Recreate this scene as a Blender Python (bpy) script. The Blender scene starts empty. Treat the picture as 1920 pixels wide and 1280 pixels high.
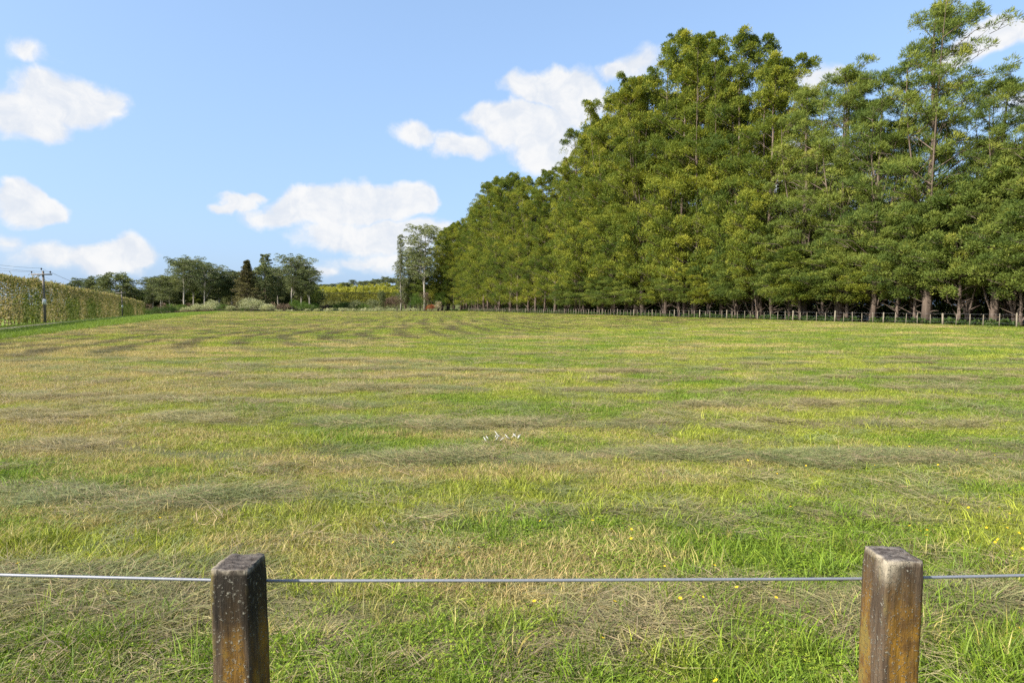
import bpy, math, random
import numpy as np
from mathutils import Vector

sc = bpy.context.scene
R = math.radians
F = 1200.0                     # focal length in pixels of the 1920 px wide photograph
EYE = 1.65
PITCH = math.atan(66 / F)
PI = math.pi

# ---------------------------------------------------------------- camera
cam_data = bpy.data.cameras.new('camera')
cam_data.sensor_width = 36
cam_data.lens = 36 * F / 1920
cam_data.clip_start = 0.05
cam_data.clip_end = 9000
cam = bpy.data.objects.new('camera', cam_data)
sc.collection.objects.link(cam)
cam.location = (0, 0, EYE)
cam.rotation_euler = (PI / 2 - PITCH, 0, 0)
sc.camera = cam

# ---------------------------------------------------------------- light
SUN_DIR = Vector((-0.80, -0.42, 0.72)).normalized()
SUN_EL = math.asin(SUN_DIR.z)
SUN_AZ = math.atan2(SUN_DIR.x, SUN_DIR.y) % (2 * PI)
SKY_STRENGTH = 0.13
SUN_STRENGTH = 4.8
EXPOSURE = 1.15

sun_data = bpy.data.lights.new('sun', 'SUN')
sun_data.energy = SUN_STRENGTH
sun_data.angle = R(0.6)
sun_data.color = (1.0, 0.94, 0.84)
sun = bpy.data.objects.new('sun', sun_data)
sc.collection.objects.link(sun)
sun.rotation_euler = SUN_DIR.to_track_quat('Z', 'Y').to_euler()

sc.view_settings.view_transform = 'Standard'
sc.view_settings.look = 'None'
sc.view_settings.gamma = 1
sc.view_settings.use_curve_mapping = False
sc.view_settings.exposure = EXPOSURE
sc.cycles.use_denoising = False      # fine foliage keeps its grain
sc.cycles.max_bounces = 5
sc.cycles.diffuse_bounces = 3
sc.cycles.transmission_bounces = 3
sc.cycles.glossy_bounces = 2
sc.cycles.transparent_max_bounces = 4
sc.cycles.caustics_reflective = False
sc.cycles.caustics_refractive = False


class G:
    """small helper to write node graphs"""
    def __init__(self, nt):
        self.nt = nt
        self.n = nt.nodes
        self.l = nt.links

    def node(self, kind, **kw):
        nd = self.n.new(kind)
        for k, v in kw.items():
            setattr(nd, k, v)
        return nd

    def put(self, sock, v):
        if isinstance(v, bpy.types.NodeSocket):
            self.l.new(v, sock)
        elif v is not None:
            sock.default_value = v

    def m(self, op, a, b=None, c=None, clamp=False):
        nd = self.node('ShaderNodeMath', operation=op, use_clamp=clamp)
        for i, v in enumerate((a, b, c)):
            if v is not None:
                self.put(nd.inputs[i], v)
        return nd.outputs[0]

    def v(self, op, a, b=None):
        nd = self.node('ShaderNodeVectorMath', operation=op)
        self.put(nd.inputs[0], a)
        if b is not None:
            self.put(nd.inputs[1], b)
        return nd.outputs['Value'] if op in ('LENGTH', 'DOT_PRODUCT') else nd.outputs[0]

    def mix(self, f, a, b, blend='MIX'):
        nd = self.node('ShaderNodeMix', data_type='RGBA', blend_type=blend)
        self.put(nd.inputs[0], f)
        for i, v in ((6, a), (7, b)):
            if not isinstance(v, bpy.types.NodeSocket) and len(v) == 3:
                v = tuple(v) + (1,)
            self.put(nd.inputs[i], v)
        return nd.outputs[2]

    def noise(self, vec, scale, detail=3, rough=0.55, dist=0.0):
        nd = self.node('ShaderNodeTexNoise')
        self.put(nd.inputs['Vector'], vec)
        nd.inputs['Scale'].default_value = scale
        nd.inputs['Detail'].default_value = detail
        nd.inputs['Roughness'].default_value = rough
        nd.inputs['Distortion'].default_value = dist
        return nd.outputs['Fac']

    def ss(self, v, lo, hi):
        nd = self.node('ShaderNodeMapRange', interpolation_type='SMOOTHSTEP')
        self.put(nd.inputs[0], v)
        nd.inputs[1].default_value = lo
        nd.inputs[2].default_value = hi
        return nd.outputs[0]

    def ramp(self, f, stops):
        nd = self.node('ShaderNodeValToRGB')
        self.put(nd.inputs[0], f)
        e = nd.color_ramp.elements
        while len(e) < len(stops):
            e.new(0.5)
        for i, (p, c) in enumerate(stops):
            e[i].position = p
            e[i].color = tuple(c) + (1,)
        return nd.outputs[0]


# ---------------------------------------------------------------- pixel <-> world helpers
def pix_dir(px, py):
    x = (px - 960) / F
    z = (640 - py) / F
    c, s = math.cos(PITCH), math.sin(PITCH)
    return Vector((x, c + z * s, z * c - s)).normalized()


def at(px, Y):
    """world x of photo column px at depth Y"""
    return (px - 960) / F * Y


def zat(py, Y):
    """world height seen at photo row py at depth Y"""
    return EYE - (py - 574) / F * Y


# ---------------------------------------------------------------- sky with clouds (world)
world = bpy.data.worlds.new('World')
sc.world = world
world.use_nodes = True
g = G(world.node_tree)
for nd in list(g.n):
    g.n.remove(nd)
tc = g.node('ShaderNodeTexCoord')
dirv = g.v('NORMALIZE', tc.outputs['Generated'])
sky = g.node('ShaderNodeTexSky', sky_type='NISHITA')
sky.sun_disc = False
sky.sun_elevation = SUN_EL
sky.sun_rotation = SUN_AZ
sky.altitude = 50
sky.air_density = 1.0
sky.dust_density = 2.2
sky.ozone_density = 2.0
sep = g.node('ShaderNodeSeparateXYZ')
g.l.new(dirv, sep.inputs[0])
az = g.m('ARCTAN2', sep.outputs[0], sep.outputs[1])
el = g.m('ARCSINE', sep.outputs[2])
comb = g.node('ShaderNodeCombineXYZ')
g.l.new(az, comb.inputs[0])
g.l.new(el, comb.inputs[1])
ae = comb.outputs[0]
warp_n = g.node('ShaderNodeTexNoise')
g.l.new(ae, warp_n.inputs['Vector'])
warp_n.inputs['Scale'].default_value = 14
warp_n.inputs['Detail'].default_value = 5
warp = g.v('MULTIPLY', g.v('SUBTRACT', warp_n.outputs['Color'], (0.5, 0.5, 0.5)), (0.085, 0.055, 0.0))
aew = g.v('ADD', ae, warp)
CLOUDS = [  # photo x, y, half width, half height, weight
    (62, 100, 60, 26, .62), (120, 185, 120, 52, 1.35), (40, 215, 110, 55, 1.4), (95, 165, 60, 34, 1.2), (165, 180, 60, 34, .9),
    (40, 385, 78, 46, 1.5), (85, 400, 66, 30, 1.3), (20, 365, 50, 30, 1.2),
    (100, 485, 95, 26, .75), (235, 478, 66, 34, 1.35), (185, 488, 85, 26, .95), (10, 460, 50, 22, .5),
    (450, 380, 46, 24, 1.15), (420, 396, 30, 14, .9), (475, 365, 24, 13, .9),
    (585, 385, 92, 44, 1.45), (690, 380, 120, 46, 1.6), (765, 370, 60, 38, 1.5), (535, 405, 85, 24, .8),
    (640, 442, 95, 34, 1.1), (735, 450, 120, 40, 1.2), (800, 430, 60, 26, .9), (700, 490, 110, 20, .5), (612, 508, 46, 20, .55),
    (1035, 165, 100, 42, 1.5), (1080, 185, 70, 60, 1.3), (990, 235, 105, 50, 1.4), (1035, 275, 90, 52, 1.2), (870, 268, 60, 26, .95),
    (790, 248, 60, 22, .85), (920, 215, 56, 26, .9), (1165, 128, 60, 26, .75), (1200, 120, 50, 30, .7),
    (1850, 72, 70, 44, 1.35), (1795, 108, 60, 36, .8), (1900, 60, 46, 32, 1.1), (1940, 190, 60, 40, .7),
    (1480, 330, 190, 80, 1.0), (1660, 440, 200, 70, 1.0), (1180, 420, 160, 60, .8), (1540, 150, 70, 30, .7),
    (-330, 300, 210, 80, 1.3), (-520, 480, 240, 45, 1.1), (-300, 60, 140, 60, .8), (2200, 300, 200, 80, 1.2), (2500, 80, 260, 90, 1.1)]
acc = None
for (px, py, w, h, wt) in CLOUDS:
    d0, dx, dy = pix_dir(px, py), pix_dir(px + 1, py), pix_dir(px, py - 1)
    a0, e0 = math.atan2(d0.x, d0.y), math.asin(d0.z)
    w, h = w * 1.06, h * 1.06
    sa = abs(math.atan2(dx.x, dx.y) - a0) * w
    se = abs(math.asin(dy.z) - e0) * h
    q = g.v('MULTIPLY', g.v('SUBTRACT', aew, (a0, e0, 0)), (1 / sa, 1 / se, 0))
    ln = g.v('LENGTH', q)
    val = g.m('MULTIPLY_ADD', ln, -wt, wt)
    acc = val if acc is None else g.m('SMOOTH_MAX', acc, val, 0.12)
n1 = g.noise(aew, 26, 9, 0.64)
n2 = g.noise(g.v('MULTIPLY', ae, (1, 1.6, 1)), 9, 4, 0.6)
dens = g.m('ADD', acc, g.m('MULTIPLY', g.m('SUBTRACT', n1, 0.5), 0.66))
dens = g.m('ADD', dens, g.m('MULTIPLY', g.m('SUBTRACT', n2, 0.5), 0.5))
cm = g.ss(dens, -0.03, 0.50)
# the sky goes on with the same scattered clouds beyond the frame
n3 = g.noise(g.v('MULTIPLY', dirv, (1, 1, 2.2)), 3.2, 7, 0.58)
outside = g.m('MAXIMUM', g.ss(g.m('ABSOLUTE', az), 0.95, 1.2), g.ss(el, 0.52, 0.7))
cm2 = g.m('MULTIPLY', g.m('MULTIPLY', g.ss(n3, 0.55, 0.68), outside), g.ss(el, 0.0, 0.08))
cmask = g.m('MAXIMUM', cm, cm2)
cmask = g.m('MULTIPLY', cmask, 0.97)
# cloud tone: bright tops, faintly blue-grey where thick at the base
n4 = g.noise(g.v('ADD', aew, (0.010, 0.018, 0.0)), 26, 6, 0.6)
edge = g.m('SUBTRACT', n4, n1)
tone = g.ss(g.m('ADD', g.m('MULTIPLY', edge, -0.9), g.m('MULTIPLY', n2, 0.75)), 0.12, 0.62)
CW = 0.97 / 2 ** EXPOSURE
ccol = g.mix(tone, (0.80 * CW, 0.85 * CW, 0.93 * CW), (CW, CW, CW))
# a little high haze thins the blue of the clear sky
skyc = g.v('MULTIPLY', sky.outputs[0], (SKY_STRENGTH,) * 3)
haze = g.ss(el, 0.75, -0.02)
skyc = g.mix(g.m('MULTIPLY_ADD', haze, 0.40, 0.30), skyc, (0.175, 0.275, 0.44))
bg1 = g.mix(cmask, skyc, ccol)
bg = g.node('ShaderNodeBackground')
g.l.new(bg1, bg.inputs[0])
bg.inputs[1].default_value = 1.0
out = g.node('ShaderNodeOutputWorld')
g.l.new(bg.outputs[0], out.inputs[0])

# ---------------------------------------------------------------- materials
MATS = {}


def new_mat(name):
    m = bpy.data.materials.new(name)
    m.use_nodes = True
    gg = G(m.node_tree)
    for nd in list(gg.n):
        gg.n.remove(nd)
    o = gg.node('ShaderNodeOutputMaterial')
    MATS[name] = m
    return m, gg, o


def leaf_mat(name, stops, transl=0.35, attr='tint', rough=0.75, scale=0.12):
    """foliage: colour by per-spray tint plus slow variation through the crown"""
    m, gg, o = new_mat(name)
    a = gg.node('ShaderNodeAttribute', attribute_name=attr)
    oi = gg.node('ShaderNodeObjectInfo')
    tcn = gg.node('ShaderNodeTexCoord')
    nz = gg.noise(tcn.outputs['Object'], scale, 2)
    f = gg.m('ADD', a.outputs['Fac'], gg.m('MULTIPLY', gg.m('SUBTRACT', nz, 0.5), 0.7))
    f = gg.m('ADD', f, gg.m('MULTIPLY', gg.m('SUBTRACT', oi.outputs['Random'], 0.5), 0.26), clamp=True)
    col = gg.ramp(f, stops)
    pb = gg.node('ShaderNodeBsdfPrincipled')
    gg.l.new(col, pb.inputs['Base Color'])
    pb.inputs['Roughness'].default_value = rough
    pb.inputs['Specular IOR Level'].default_value = 0.25
    tr = gg.node('ShaderNodeBsdfTranslucent')
    gg.l.new(gg.mix(1.0, col, (1.25, 1.2, 0.6), 'MULTIPLY'), tr.inputs[0])
    mx = gg.node('ShaderNodeMixShader')
    mx.inputs[0].default_value = transl
    gg.l.new(pb.outputs[0], mx.inputs[1])
    gg.l.new(tr.outputs[0], mx.inputs[2])
    gg.l.new(mx.outputs[0], o.inputs[0])
    return m


def rough_mat(name, stops, scale=6, stretch=(1, 1, 1), detail=6, rough=0.9, bump=0.4, bump_scale=None):
    m, gg, o = new_mat(name)
    tcn = gg.node('ShaderNodeTexCoord')
    v = gg.v('MULTIPLY', tcn.outputs['Object'], stretch)
    n = gg.noise(v, scale, detail, 0.65)
    col = gg.ramp(n, stops)
    pb = gg.node('ShaderNodeBsdfPrincipled')
    gg.l.new(col, pb.inputs['Base Color'])
    pb.inputs['Roughness'].default_value = rough
    pb.inputs['Specular IOR Level'].default_value = 0.2
    bp = gg.node('ShaderNodeBump')
    bp.inputs['Strength'].default_value = bump
    bp.inputs['Distance'].default_value = 0.02
    gg.l.new(gg.noise(v, bump_scale or scale * 2, 5, 0.6), bp.inputs['Height'])
    gg.l.new(bp.outputs[0], pb.inputs['Normal'])
    gg.l.new(pb.outputs[0], o.inputs[0])
    return m


M_CONIFER = leaf_mat('conifer_foliage', [(0.0, (.042, .074, .012)), (0.35, (.100, .138, .016)), (0.62, (.190, .215, .024)), (1.0, (.34, .33, .040))])
M_FEATHER = leaf_mat('feathery_foliage', [(0.0, (.052, .088, .018)), (0.4, (.112, .155, .028)), (0.7, (.18, .215, .036)), (1.0, (.29, .30, .055))])
M_PINE = leaf_mat('pine_needles', [(0.0, (.055, .078, .030)), (0.5, (.125, .148, .055)), (1.0, (.23, .245, .09))], transl=0.15)
M_SPRUCE = leaf_mat('bronze_conifer_needles', [(0.0, (.045, .042, .018)), (0.5, (.095, .085, .032)), (1.0, (.16, .145, .05))], transl=0.15)
M_POPLAR = leaf_mat('poplar_leaves', [(0.0, (.06, .085, .035)), (0.5, (.13, .15, .07)), (1.0, (.26, .27, .15))], transl=0.3)
M_SILVER = leaf_mat('silver_grey_leaves', [(0.0, (.20, .22, .10)), (0.5, (.36, .37, .20)), (1.0, (.55, .55, .35))], transl=0.2)
M_SHRUB = leaf_mat('bright_shrub_leaves', [(0.0, (.03, .07, .01)), (0.5, (.07, .13, .02)), (1.0, (.15, .21, .035))])
M_RED = leaf_mat('red_shrub_leaves', [(0.0, (.12, .05, .02)), (0.5, (.30, .09, .04)), (1.0, (.42, .17, .09))])
M_BROWN = leaf_mat('dry_brown_stems', [(0.0, (.06, .04, .025)), (0.5, (.14, .095, .06)), (1.0, (.24, .17, .12))], transl=0.1)
M_ORCHARD = leaf_mat('orchard_leaves', [(0.0, (.15, .17, .02)), (0.5, (.30, .30, .04)), (1.0, (.45, .42, .08))], scale=.03)
M_SHELTER = leaf_mat('shelter_hedge_leaves', [(0.0, (.06, .065, .018)), (0.5, (.12, .125, .035)), (1.0, (.21, .19, .07))])
M_HEDGE_L = leaf_mat('hedge_leaves', [(0.0, (.07, .100, .02)), (0.30, (.13, .155, .03)), (0.45, (.19, .165, .07)), (0.7, (.29, .235, .125)), (1.0, (.42, .36, .22))], scale=.35)
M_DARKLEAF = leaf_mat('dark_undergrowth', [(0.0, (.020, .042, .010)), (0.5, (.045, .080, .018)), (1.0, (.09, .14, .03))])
M_BLOSSOM = leaf_mat('pale_blossom', [(0.0, (.20, .15, .10)), (0.5, (.36, .30, .20)), (1.0, (.55, .50, .38))])
M_BARK = rough_mat('conifer_bark', [(0.25, (.055, .040, .030)), (0.55, (.13, .098, .076)), (0.8, (.24, .195, .155))], 3, (1, 1, .18), bump=.7)
M_PALEBARK = rough_mat('pale_bark', [(0.25, (.16, .14, .11)), (0.6, (.34, .31, .26)), (0.85, (.48, .45, .39))], 3, (1, 1, .3))
M_BATTEN = rough_mat('weathered_batten_timber', [(0.2, (.12, .10, .07)), (0.55, (.22, .19, .14)), (0.85, (.31, .28, .22))], 5, (1, 1, .3))
M_POLE = rough_mat('grey_pole_timber', [(0.2, (.10, .09, .075)), (0.55, (.17, .15, .13)), (0.85, (.24, .22, .19))], 3, (1, 1, .15))
M_WHITE = rough_mat('white_paint', [(0.2, (.62, .62, .60)), (0.7, (.80, .80, .78))], 4)
M_GRAVEL = rough_mat('gravel', [(0.2, (.15, .13, .07)), (0.55, (.24, .21, .13)), (0.85, (.32, .28, .20))], 1.5, bump=.6)
M_STEEL = rough_mat('galvanised_wire', [(0.2, (.26, .27, .29)), (0.8, (.42, .43, .45))], 20, rough=.5)
M_INSUL = rough_mat('glazed_insulator', [(0.2, (.03, .03, .035)), (0.8, (.08, .08, .09))], 20, rough=.3)


def instancer_mat(name, transl=0.3):
    m, gg, o = new_mat(name)
    a = gg.node('ShaderNodeAttribute', attribute_name='col', attribute_type='INSTANCER')
    b = gg.node('ShaderNodeAttribute', attribute_name='tint')
    col = gg.mix(1.0, a.outputs['Color'], gg.ramp(b.outputs['Fac'], [(0.0, (.48, .52, .42)), (.5, (1., 1., 1.)), (1., (1.55, 1.42, 1.25))]), 'MULTIPLY')
    pb = gg.node('ShaderNodeBsdfPrincipled')
    gg.l.new(col, pb.inputs['Base Color'])
    pb.inputs['Roughness'].default_value = 0.6
    pb.inputs['Specular IOR Level'].default_value = 0.3
    tr = gg.node('ShaderNodeBsdfTranslucent')
    gg.l.new(gg.mix(1.0, col, (1.1, 1.15, 0.7), 'MULTIPLY'), tr.inputs[0])
    mx = gg.node('ShaderNodeMixShader')
    mx.inputs[0].default_value = transl
    gg.l.new(pb.outputs[0], mx.inputs[1])
    gg.l.new(tr.outputs[0], mx.inputs[2])
    gg.l.new(mx.outputs[0], o.inputs[0])
    return m


M_GRASS = instancer_mat('grass_blades')

# ---------------------------------------------------------------- numeric helpers
def vnoise(x, y, seed=0):
    x = np.asarray(x, float); y = np.asarray(y, float)
    xi, yi = np.floor(x), np.floor(y)
    xf, yf = x - xi, y - yi
    xf = xf * xf * (3 - 2 * xf); yf = yf * yf * (3 - 2 * yf)

    def h(a, b):
        v = np.sin(a * 127.1 + b * 311.7 + seed * 74.7) * 43758.5453
        return v - np.floor(v)
    return (h(xi, yi) * (1 - xf) + h(xi + 1, yi) * xf) * (1 - yf) + (h(xi, yi + 1) * (1 - xf) + h(xi + 1, yi + 1) * xf) * yf


def fbm(x, y, seed=0, octs=4):
    t, a, s = 0, 0.5, 0
    for i in range(octs):
        t = t + a * vnoise(x * 2 ** i, y * 2 ** i, seed + i * 13)
        s += a
        a *= 0.5
    return t / s


def sstep(v, lo, hi):
    t = np.clip((v - lo) / (hi - lo), 0, 1)
    return t * t * (3 - 2 * t)


EDGE_P = np.array([-25.0, 31.0])
EDGE_N = np.array([-.934, -.357])


def edge_d(x, y):
    """metres beyond the left edge of the mown field (positive outside)"""
    return (x - EDGE_P[0]) * EDGE_N[0] + (y - EDGE_P[1]) * EDGE_N[1]


def terrain(x, y):
    x = np.asarray(x, float); y = np.asarray(y, float)
    d = np.clip(edge_d(x, y), 0, 24.5)
    z = -0.15 * (d / 10) ** 3 * (1 - sstep(y, 215, 320)) * sstep(y, -20, 30)
    z = z + 0.05 * (fbm(x * .09, y * .09, 3) - .5) * sstep(np.hypot(x, y), 6, 30)
    r = np.hypot(x + 70, y - 640)
    z = z + 23 * np.exp(-((x + 70) / 150) ** 2 / 1.6 - ((y - 640) / 170) ** 2 / 1.4) * sstep(y, 250, 420)
    z = z + 10 * sstep(r, 900, 2600) * fbm(x * .0012, y * .0012, 9)
    return z


def row_s(x, y):
    """distance coordinate of the mower's rounds: across the front, then up the left side"""
    a = y + .22 * np.sin(.33 * x + 1.3) + .13 * np.sin(.83 * x + .4 * y) + .10 * np.sin(1.9 * x + 2.0)
    b = .99 * x + .13 * y + 29 + .25 * np.sin(.21 * y + .5) + .12 * np.sin(.6 * y)
    k = 5.0
    m = np.minimum(a, b)
    return m - k * np.log(np.exp(-(a - m) / k) + np.exp(-(b - m) / k))


def row_mask(x, y):
    p = (row_s(x, y) - 3.44) / 1.8 + .34 * (fbm(x * .45, y * .8, 55, 3) - .5)
    fr = np.abs(p - np.round(p))
    return 1 - sstep(fr + .16 * (fbm(x * 1.7, y * 2.2, 58, 2) - .5), .05, .20)


# ---------------------------------------------------------------- mesh / object helpers
def mesh_np(name, V, quads=None, tris=None, mats=(), smooth=False, point_attrs=None):
    me = bpy.data.meshes.new(name)
    V = np.asarray(V, np.float32)
    loops, starts, tot = [], [], 0
    for arr, k in ((quads, 4), (tris, 3)):
        if arr is not None and len(arr):
            arr = np.asarray(arr, np.int32)
            loops.append(arr.ravel())
            starts.append(tot + np.arange(len(arr)) * k)
            tot += arr.size
    me.vertices.add(len(V))
    me.vertices.foreach_set('co', V.ravel())
    if loops:
        L = np.concatenate(loops); S = np.concatenate(starts)
        me.loops.add(len(L))
        me.loops.foreach_set('vertex_index', L)
        me.polygons.add(len(S))
        me.polygons.foreach_set('loop_start', S.astype(np.int32))
    if point_attrs:
        for k, a in point_attrs.items():
            a = np.asarray(a, np.float32)
            if a.ndim == 1:
                at_ = me.attributes.new(k, 'FLOAT', 'POINT')
                at_.data.foreach_set('value', a)
            else:
                at_ = me.attributes.new(k, 'FLOAT_VECTOR', 'POINT')
                at_.data.foreach_set('vector', a.ravel())
    me.update(calc_edges=True)
    if smooth:
        me.polygons.foreach_set('use_smooth', np.ones(len(me.polygons), bool))
    for m in mats:
        me.materials.append(m)
    return me


def link(name, data, parent=None, loc=(0, 0, 0)):
    o = bpy.data.objects.new(name, data)
    sc.collection.objects.link(o)
    o.location = loc
    if parent:
        o.parent = parent
    return o


def tag(o, label=None, cat=None, group=None, kind=None):
    if label: o['label'] = label
    if cat: o['category'] = cat
    if group: o['group'] = group
    if kind: o['kind'] = kind
    return o


class MB:
    """collects tubes and boxes into one mesh"""
    def __init__(self):
        self.V, self.Q, self.T, self.n = [], [], [], 0

    def add(self, V, Q=None, T=None):
        V = np.asarray(V, float)
        if Q is not None and len(Q): self.Q.append(np.asarray(Q) + self.n)
        if T is not None and len(T): self.T.append(np.asarray(T) + self.n)
        self.V.append(V); self.n += len(V)

    def tube(self, pts, rads, sides=6, cap=True):
        pts = np.asarray(pts, float)
        n = len(pts)
        d = np.gradient(pts, axis=0)
        d /= np.linalg.norm(d, axis=1)[:, None] + 1e-9
        ref = np.where(np.abs(d[:, 2:3]) > .9, np.array([[1., 0, 0]]), np.array([[0, 0, 1.]]))
        a = np.cross(d, ref); a /= np.linalg.norm(a, axis=1)[:, None] + 1e-9
        b = np.cross(d, a)
        th = np.arange(sides) / sides * 2 * PI
        ring = a[:, None, :] * np.cos(th)[None, :, None] + b[:, None, :] * np.sin(th)[None, :, None]
        V = pts[:, None, :] + ring * np.asarray(rads, float)[:, None, None]
        V = V.reshape(-1, 3)
        i = np.arange(n - 1)[:, None] * sides; j = np.arange(sides)[None, :]; k = (j + 1) % sides
        Q = np.stack([i + j, i + k, i + sides + k, i + sides + j], -1).reshape(-1, 4)
        T = []
        if cap:
            V = np.vstack([V, pts[-1:], pts[:1]])
            e = n * sides
            for q in range(sides):
                T.append(((n - 1) * sides + q, (n - 1) * sides + (q + 1) % sides, e))
                T.append(((q + 1) % sides, q, e + 1))
        self.add(V, Q, T)

    def box(self, c, s, rot=None):
        c = np.asarray(c, float); s = np.asarray(s, float) / 2
        V = np.array([(x, y, z) for z in (-1, 1) for y in (-1, 1) for x in (-1, 1)], float) * s
        if rot is not None:
            V = V @ np.asarray(rot).T
        Q = [(0, 2, 3, 1), (4, 5, 7, 6), (0, 1, 5, 4), (2, 6, 7, 3), (0, 4, 6, 2), (1, 3, 7, 5)]
        self.add(V + c, Q)

    def mesh(self, name, mat, smooth=False):
        return mesh_np(name, np.vstack(self.V), np.vstack(self.Q) if self.Q else None, np.vstack(self.T) if self.T else None, [mat], smooth)


def sprays(rng, C, D, L, W, tint):
    """one diamond-shaped, slightly folded spray of foliage per centre"""
    n = len(C)
    D = D / (np.linalg.norm(D, axis=1)[:, None] + 1e-9)
    rnd = rng.normal(size=(n, 3))
    S = np.cross(D, rnd); S /= np.linalg.norm(S, axis=1)[:, None] + 1e-9
    U = np.cross(S, D)
    L = L[:, None]; W = W[:, None]
    fold = U * W * .25
    V = np.stack([C, C + D * L * .45 + S * W * .5 + fold, C + D * L, C + D * L * .45 - S * W * .5 + fold], 1).reshape(-1, 3)
    Q = np.arange(n * 4).reshape(n, 4)
    return V, Q, np.repeat(tint, 4)


def tufts(rng, C, Rd, per, L, W, squash=.75, up=.35, out=1.0, tuft_tint=.7, dirbias=None):
    """tufts of sprays: C centres, Rd radii"""
    n = len(C)
    d = rng.normal(size=(n, per, 3))
    d /= np.linalg.norm(d, axis=2)[:, :, None]
    d[:, :, 2] = np.where(d[:, :, 2] < -.45, -d[:, :, 2], d[:, :, 2])
    rad = rng.uniform(.35, 1.0, (n, per, 1)) ** .6
    P = C[:, None, :] + d * rad * Rd[:, None, None] * np.array([1, 1, squash])
    D = d * out + np.array([0, 0, up]) + rng.normal(size=(n, per, 3)) * .45
    if dirbias is not None:
        D = D + dirbias
    tt = rng.uniform(0, 1, (n, 1)) * tuft_tint + rng.uniform(0, 1, (n, per)) * (1 - tuft_tint)
    Ls = rng.uniform(.6, 1.2, n * per) * L
    Ws = rng.uniform(.7, 1.3, n * per) * W
    return sprays(rng, P.reshape(-1, 3), D.reshape(-1, 3), Ls, Ws, tt.ravel())


# ---------------------------------------------------------------- ground
def field_material():
    m, gg, o = new_mat('mown_field')
    geo = gg.node('ShaderNodeNewGeometry')
    P = geo.outputs['Position']
    s = gg.node('ShaderNodeSeparateXYZ'); gg.l.new(P, s.inputs[0])
    x, y = s.outputs[0], s.outputs[1]

    def sn(kx, ky, ph, amp):
        arg = gg.m('ADD', gg.m('ADD', gg.m('MULTIPLY', x, kx), gg.m('MULTIPLY', y, ky)), ph)
        return gg.m('MULTIPLY', gg.m('SINE', arg), amp)
    a = y
    for t in ((.33, 0, 1.3, .22), (.83, .4, 0, .13), (1.9, 0, 2.0, .10)):
        a = gg.m('ADD', a, sn(*t))
    b = gg.m('ADD', gg.m('MULTIPLY_ADD', x, .99, 29.0), gg.m('MULTIPLY', y, .13))
    for t in ((0, .21, .5, .25), (0, .6, 0, .12)):
        b = gg.m('ADD', b, sn(*t))
    mn = gg.m('MINIMUM', a, b)
    k = 5.0
    e1 = gg.m('EXPONENT', gg.m('MULTIPLY', gg.m('SUBTRACT', a, mn), -1 / k))
    e2 = gg.m('EXPONENT', gg.m('MULTIPLY', gg.m('SUBTRACT', b, mn), -1 / k))
    lg = gg.m('LOGARITHM', gg.m('ADD', e1, e2), math.e)
    rs = gg.m('SUBTRACT', mn, gg.m('MULTIPLY', lg, k))
    ph = gg.m('DIVIDE', gg.m('SUBTRACT', rs, 3.44), 1.8)
    nzw = gg.noise(P, .9, 3)
    ph = gg.m('ADD', ph, gg.m('MULTIPLY', gg.m('SUBTRACT', nzw, .5), .22))
    fr = gg.m('ABSOLUTE', gg.m('SUBTRACT', ph, gg.m('ROUND', ph)))
    row = gg.ss(fr, .26, .10)
    patch = gg.ss(gg.noise(P, .16, 4, .6), .36, .62)
    row = gg.m('MULTIPLY', row, gg.m('MULTIPLY_ADD', patch, .65, .25))
    n_big = gg.noise(P, .07, 4, .6)
    n_mid = gg.noise(P, .55, 4, .65)
    n_fine = gg.noise(P, 5.5, 4, .7)
    n_xs = gg.noise(P, 28, 3, .7)
    green = gg.mix(gg.ss(n_mid, .3, .7), (.110, .150, .022), (.185, .205, .040))
    green = gg.mix(gg.ss(n_big, .35, .65), green, (.235, .225, .042))
    straw = gg.ss(gg.m('ADD', gg.m('MULTIPLY', n_mid, .6), gg.m('MULTIPLY', n_big, .5)), .56, .72)
    at_ = gg.node('ShaderNodeAttribute', attribute_name='straw')
    straw = gg.m('MAXIMUM', gg.m('MULTIPLY', straw, .55), at_.outputs['Fac'])
    col = gg.mix(straw, green, (.36, .29, .12))
    col = gg.mix(gg.m('MULTIPLY', row, .5), col, (.165, .145, .070))
    var = gg.m('ADD', gg.m('MULTIPLY', n_fine, .6), gg.m('MULTIPLY', n_xs, .4))
    col = gg.mix(1.0, col, gg.ramp(var, [(.3, (.55, .57, .5)), (.5, (1, 1, 1)), (.7, (1.45, 1.38, 1.25))]), 'MULTIPLY')
    # outside the mown field: bright unmown strip, then plain pasture
    lush = gg.node('ShaderNodeAttribute', attribute_name='lush')
    col = gg.mix(lush.outputs['Fac'], col, gg.mix(n_mid, (.10, .17, .02), (.17, .22, .035)))
    dist = gg.node('ShaderNodeAttribute', attribute_name='pasture')
    col = gg.mix(dist.outputs['Fac'], col, gg.mix(n_big, (.060, .075, .022), (.115, .12, .035)))
    shade = gg.node('ShaderNodeAttribute', attribute_name='litter_shade')
    col = gg.mix(shade.outputs['Fac'], col, gg.mix(n_fine, (.045, .032, .020), (.11, .08, .05)))  # brown tree litter under the belt, with ground shade put into its colour
    pb = gg.node('ShaderNodeBsdfPrincipled')
    gg.l.new(col, pb.inputs['Base Color'])
    pb.inputs['Roughness'].default_value = .95
    pb.inputs['Specular IOR Level'].default_value = .1
    bp = gg.node('ShaderNodeBump')
    bp.inputs['Strength'].default_value = .8
    bp.inputs['Distance'].default_value = .06
    gg.l.new(gg.m('ADD', n_fine, gg.m('MULTIPLY', n_xs, .5)), bp.inputs['Height'])
    gg.l.new(bp.outputs[0], pb.inputs['Normal'])
    gg.l.new(pb.outputs[0], o.inputs[0])
    return m


M_FIELD = field_material()


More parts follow.
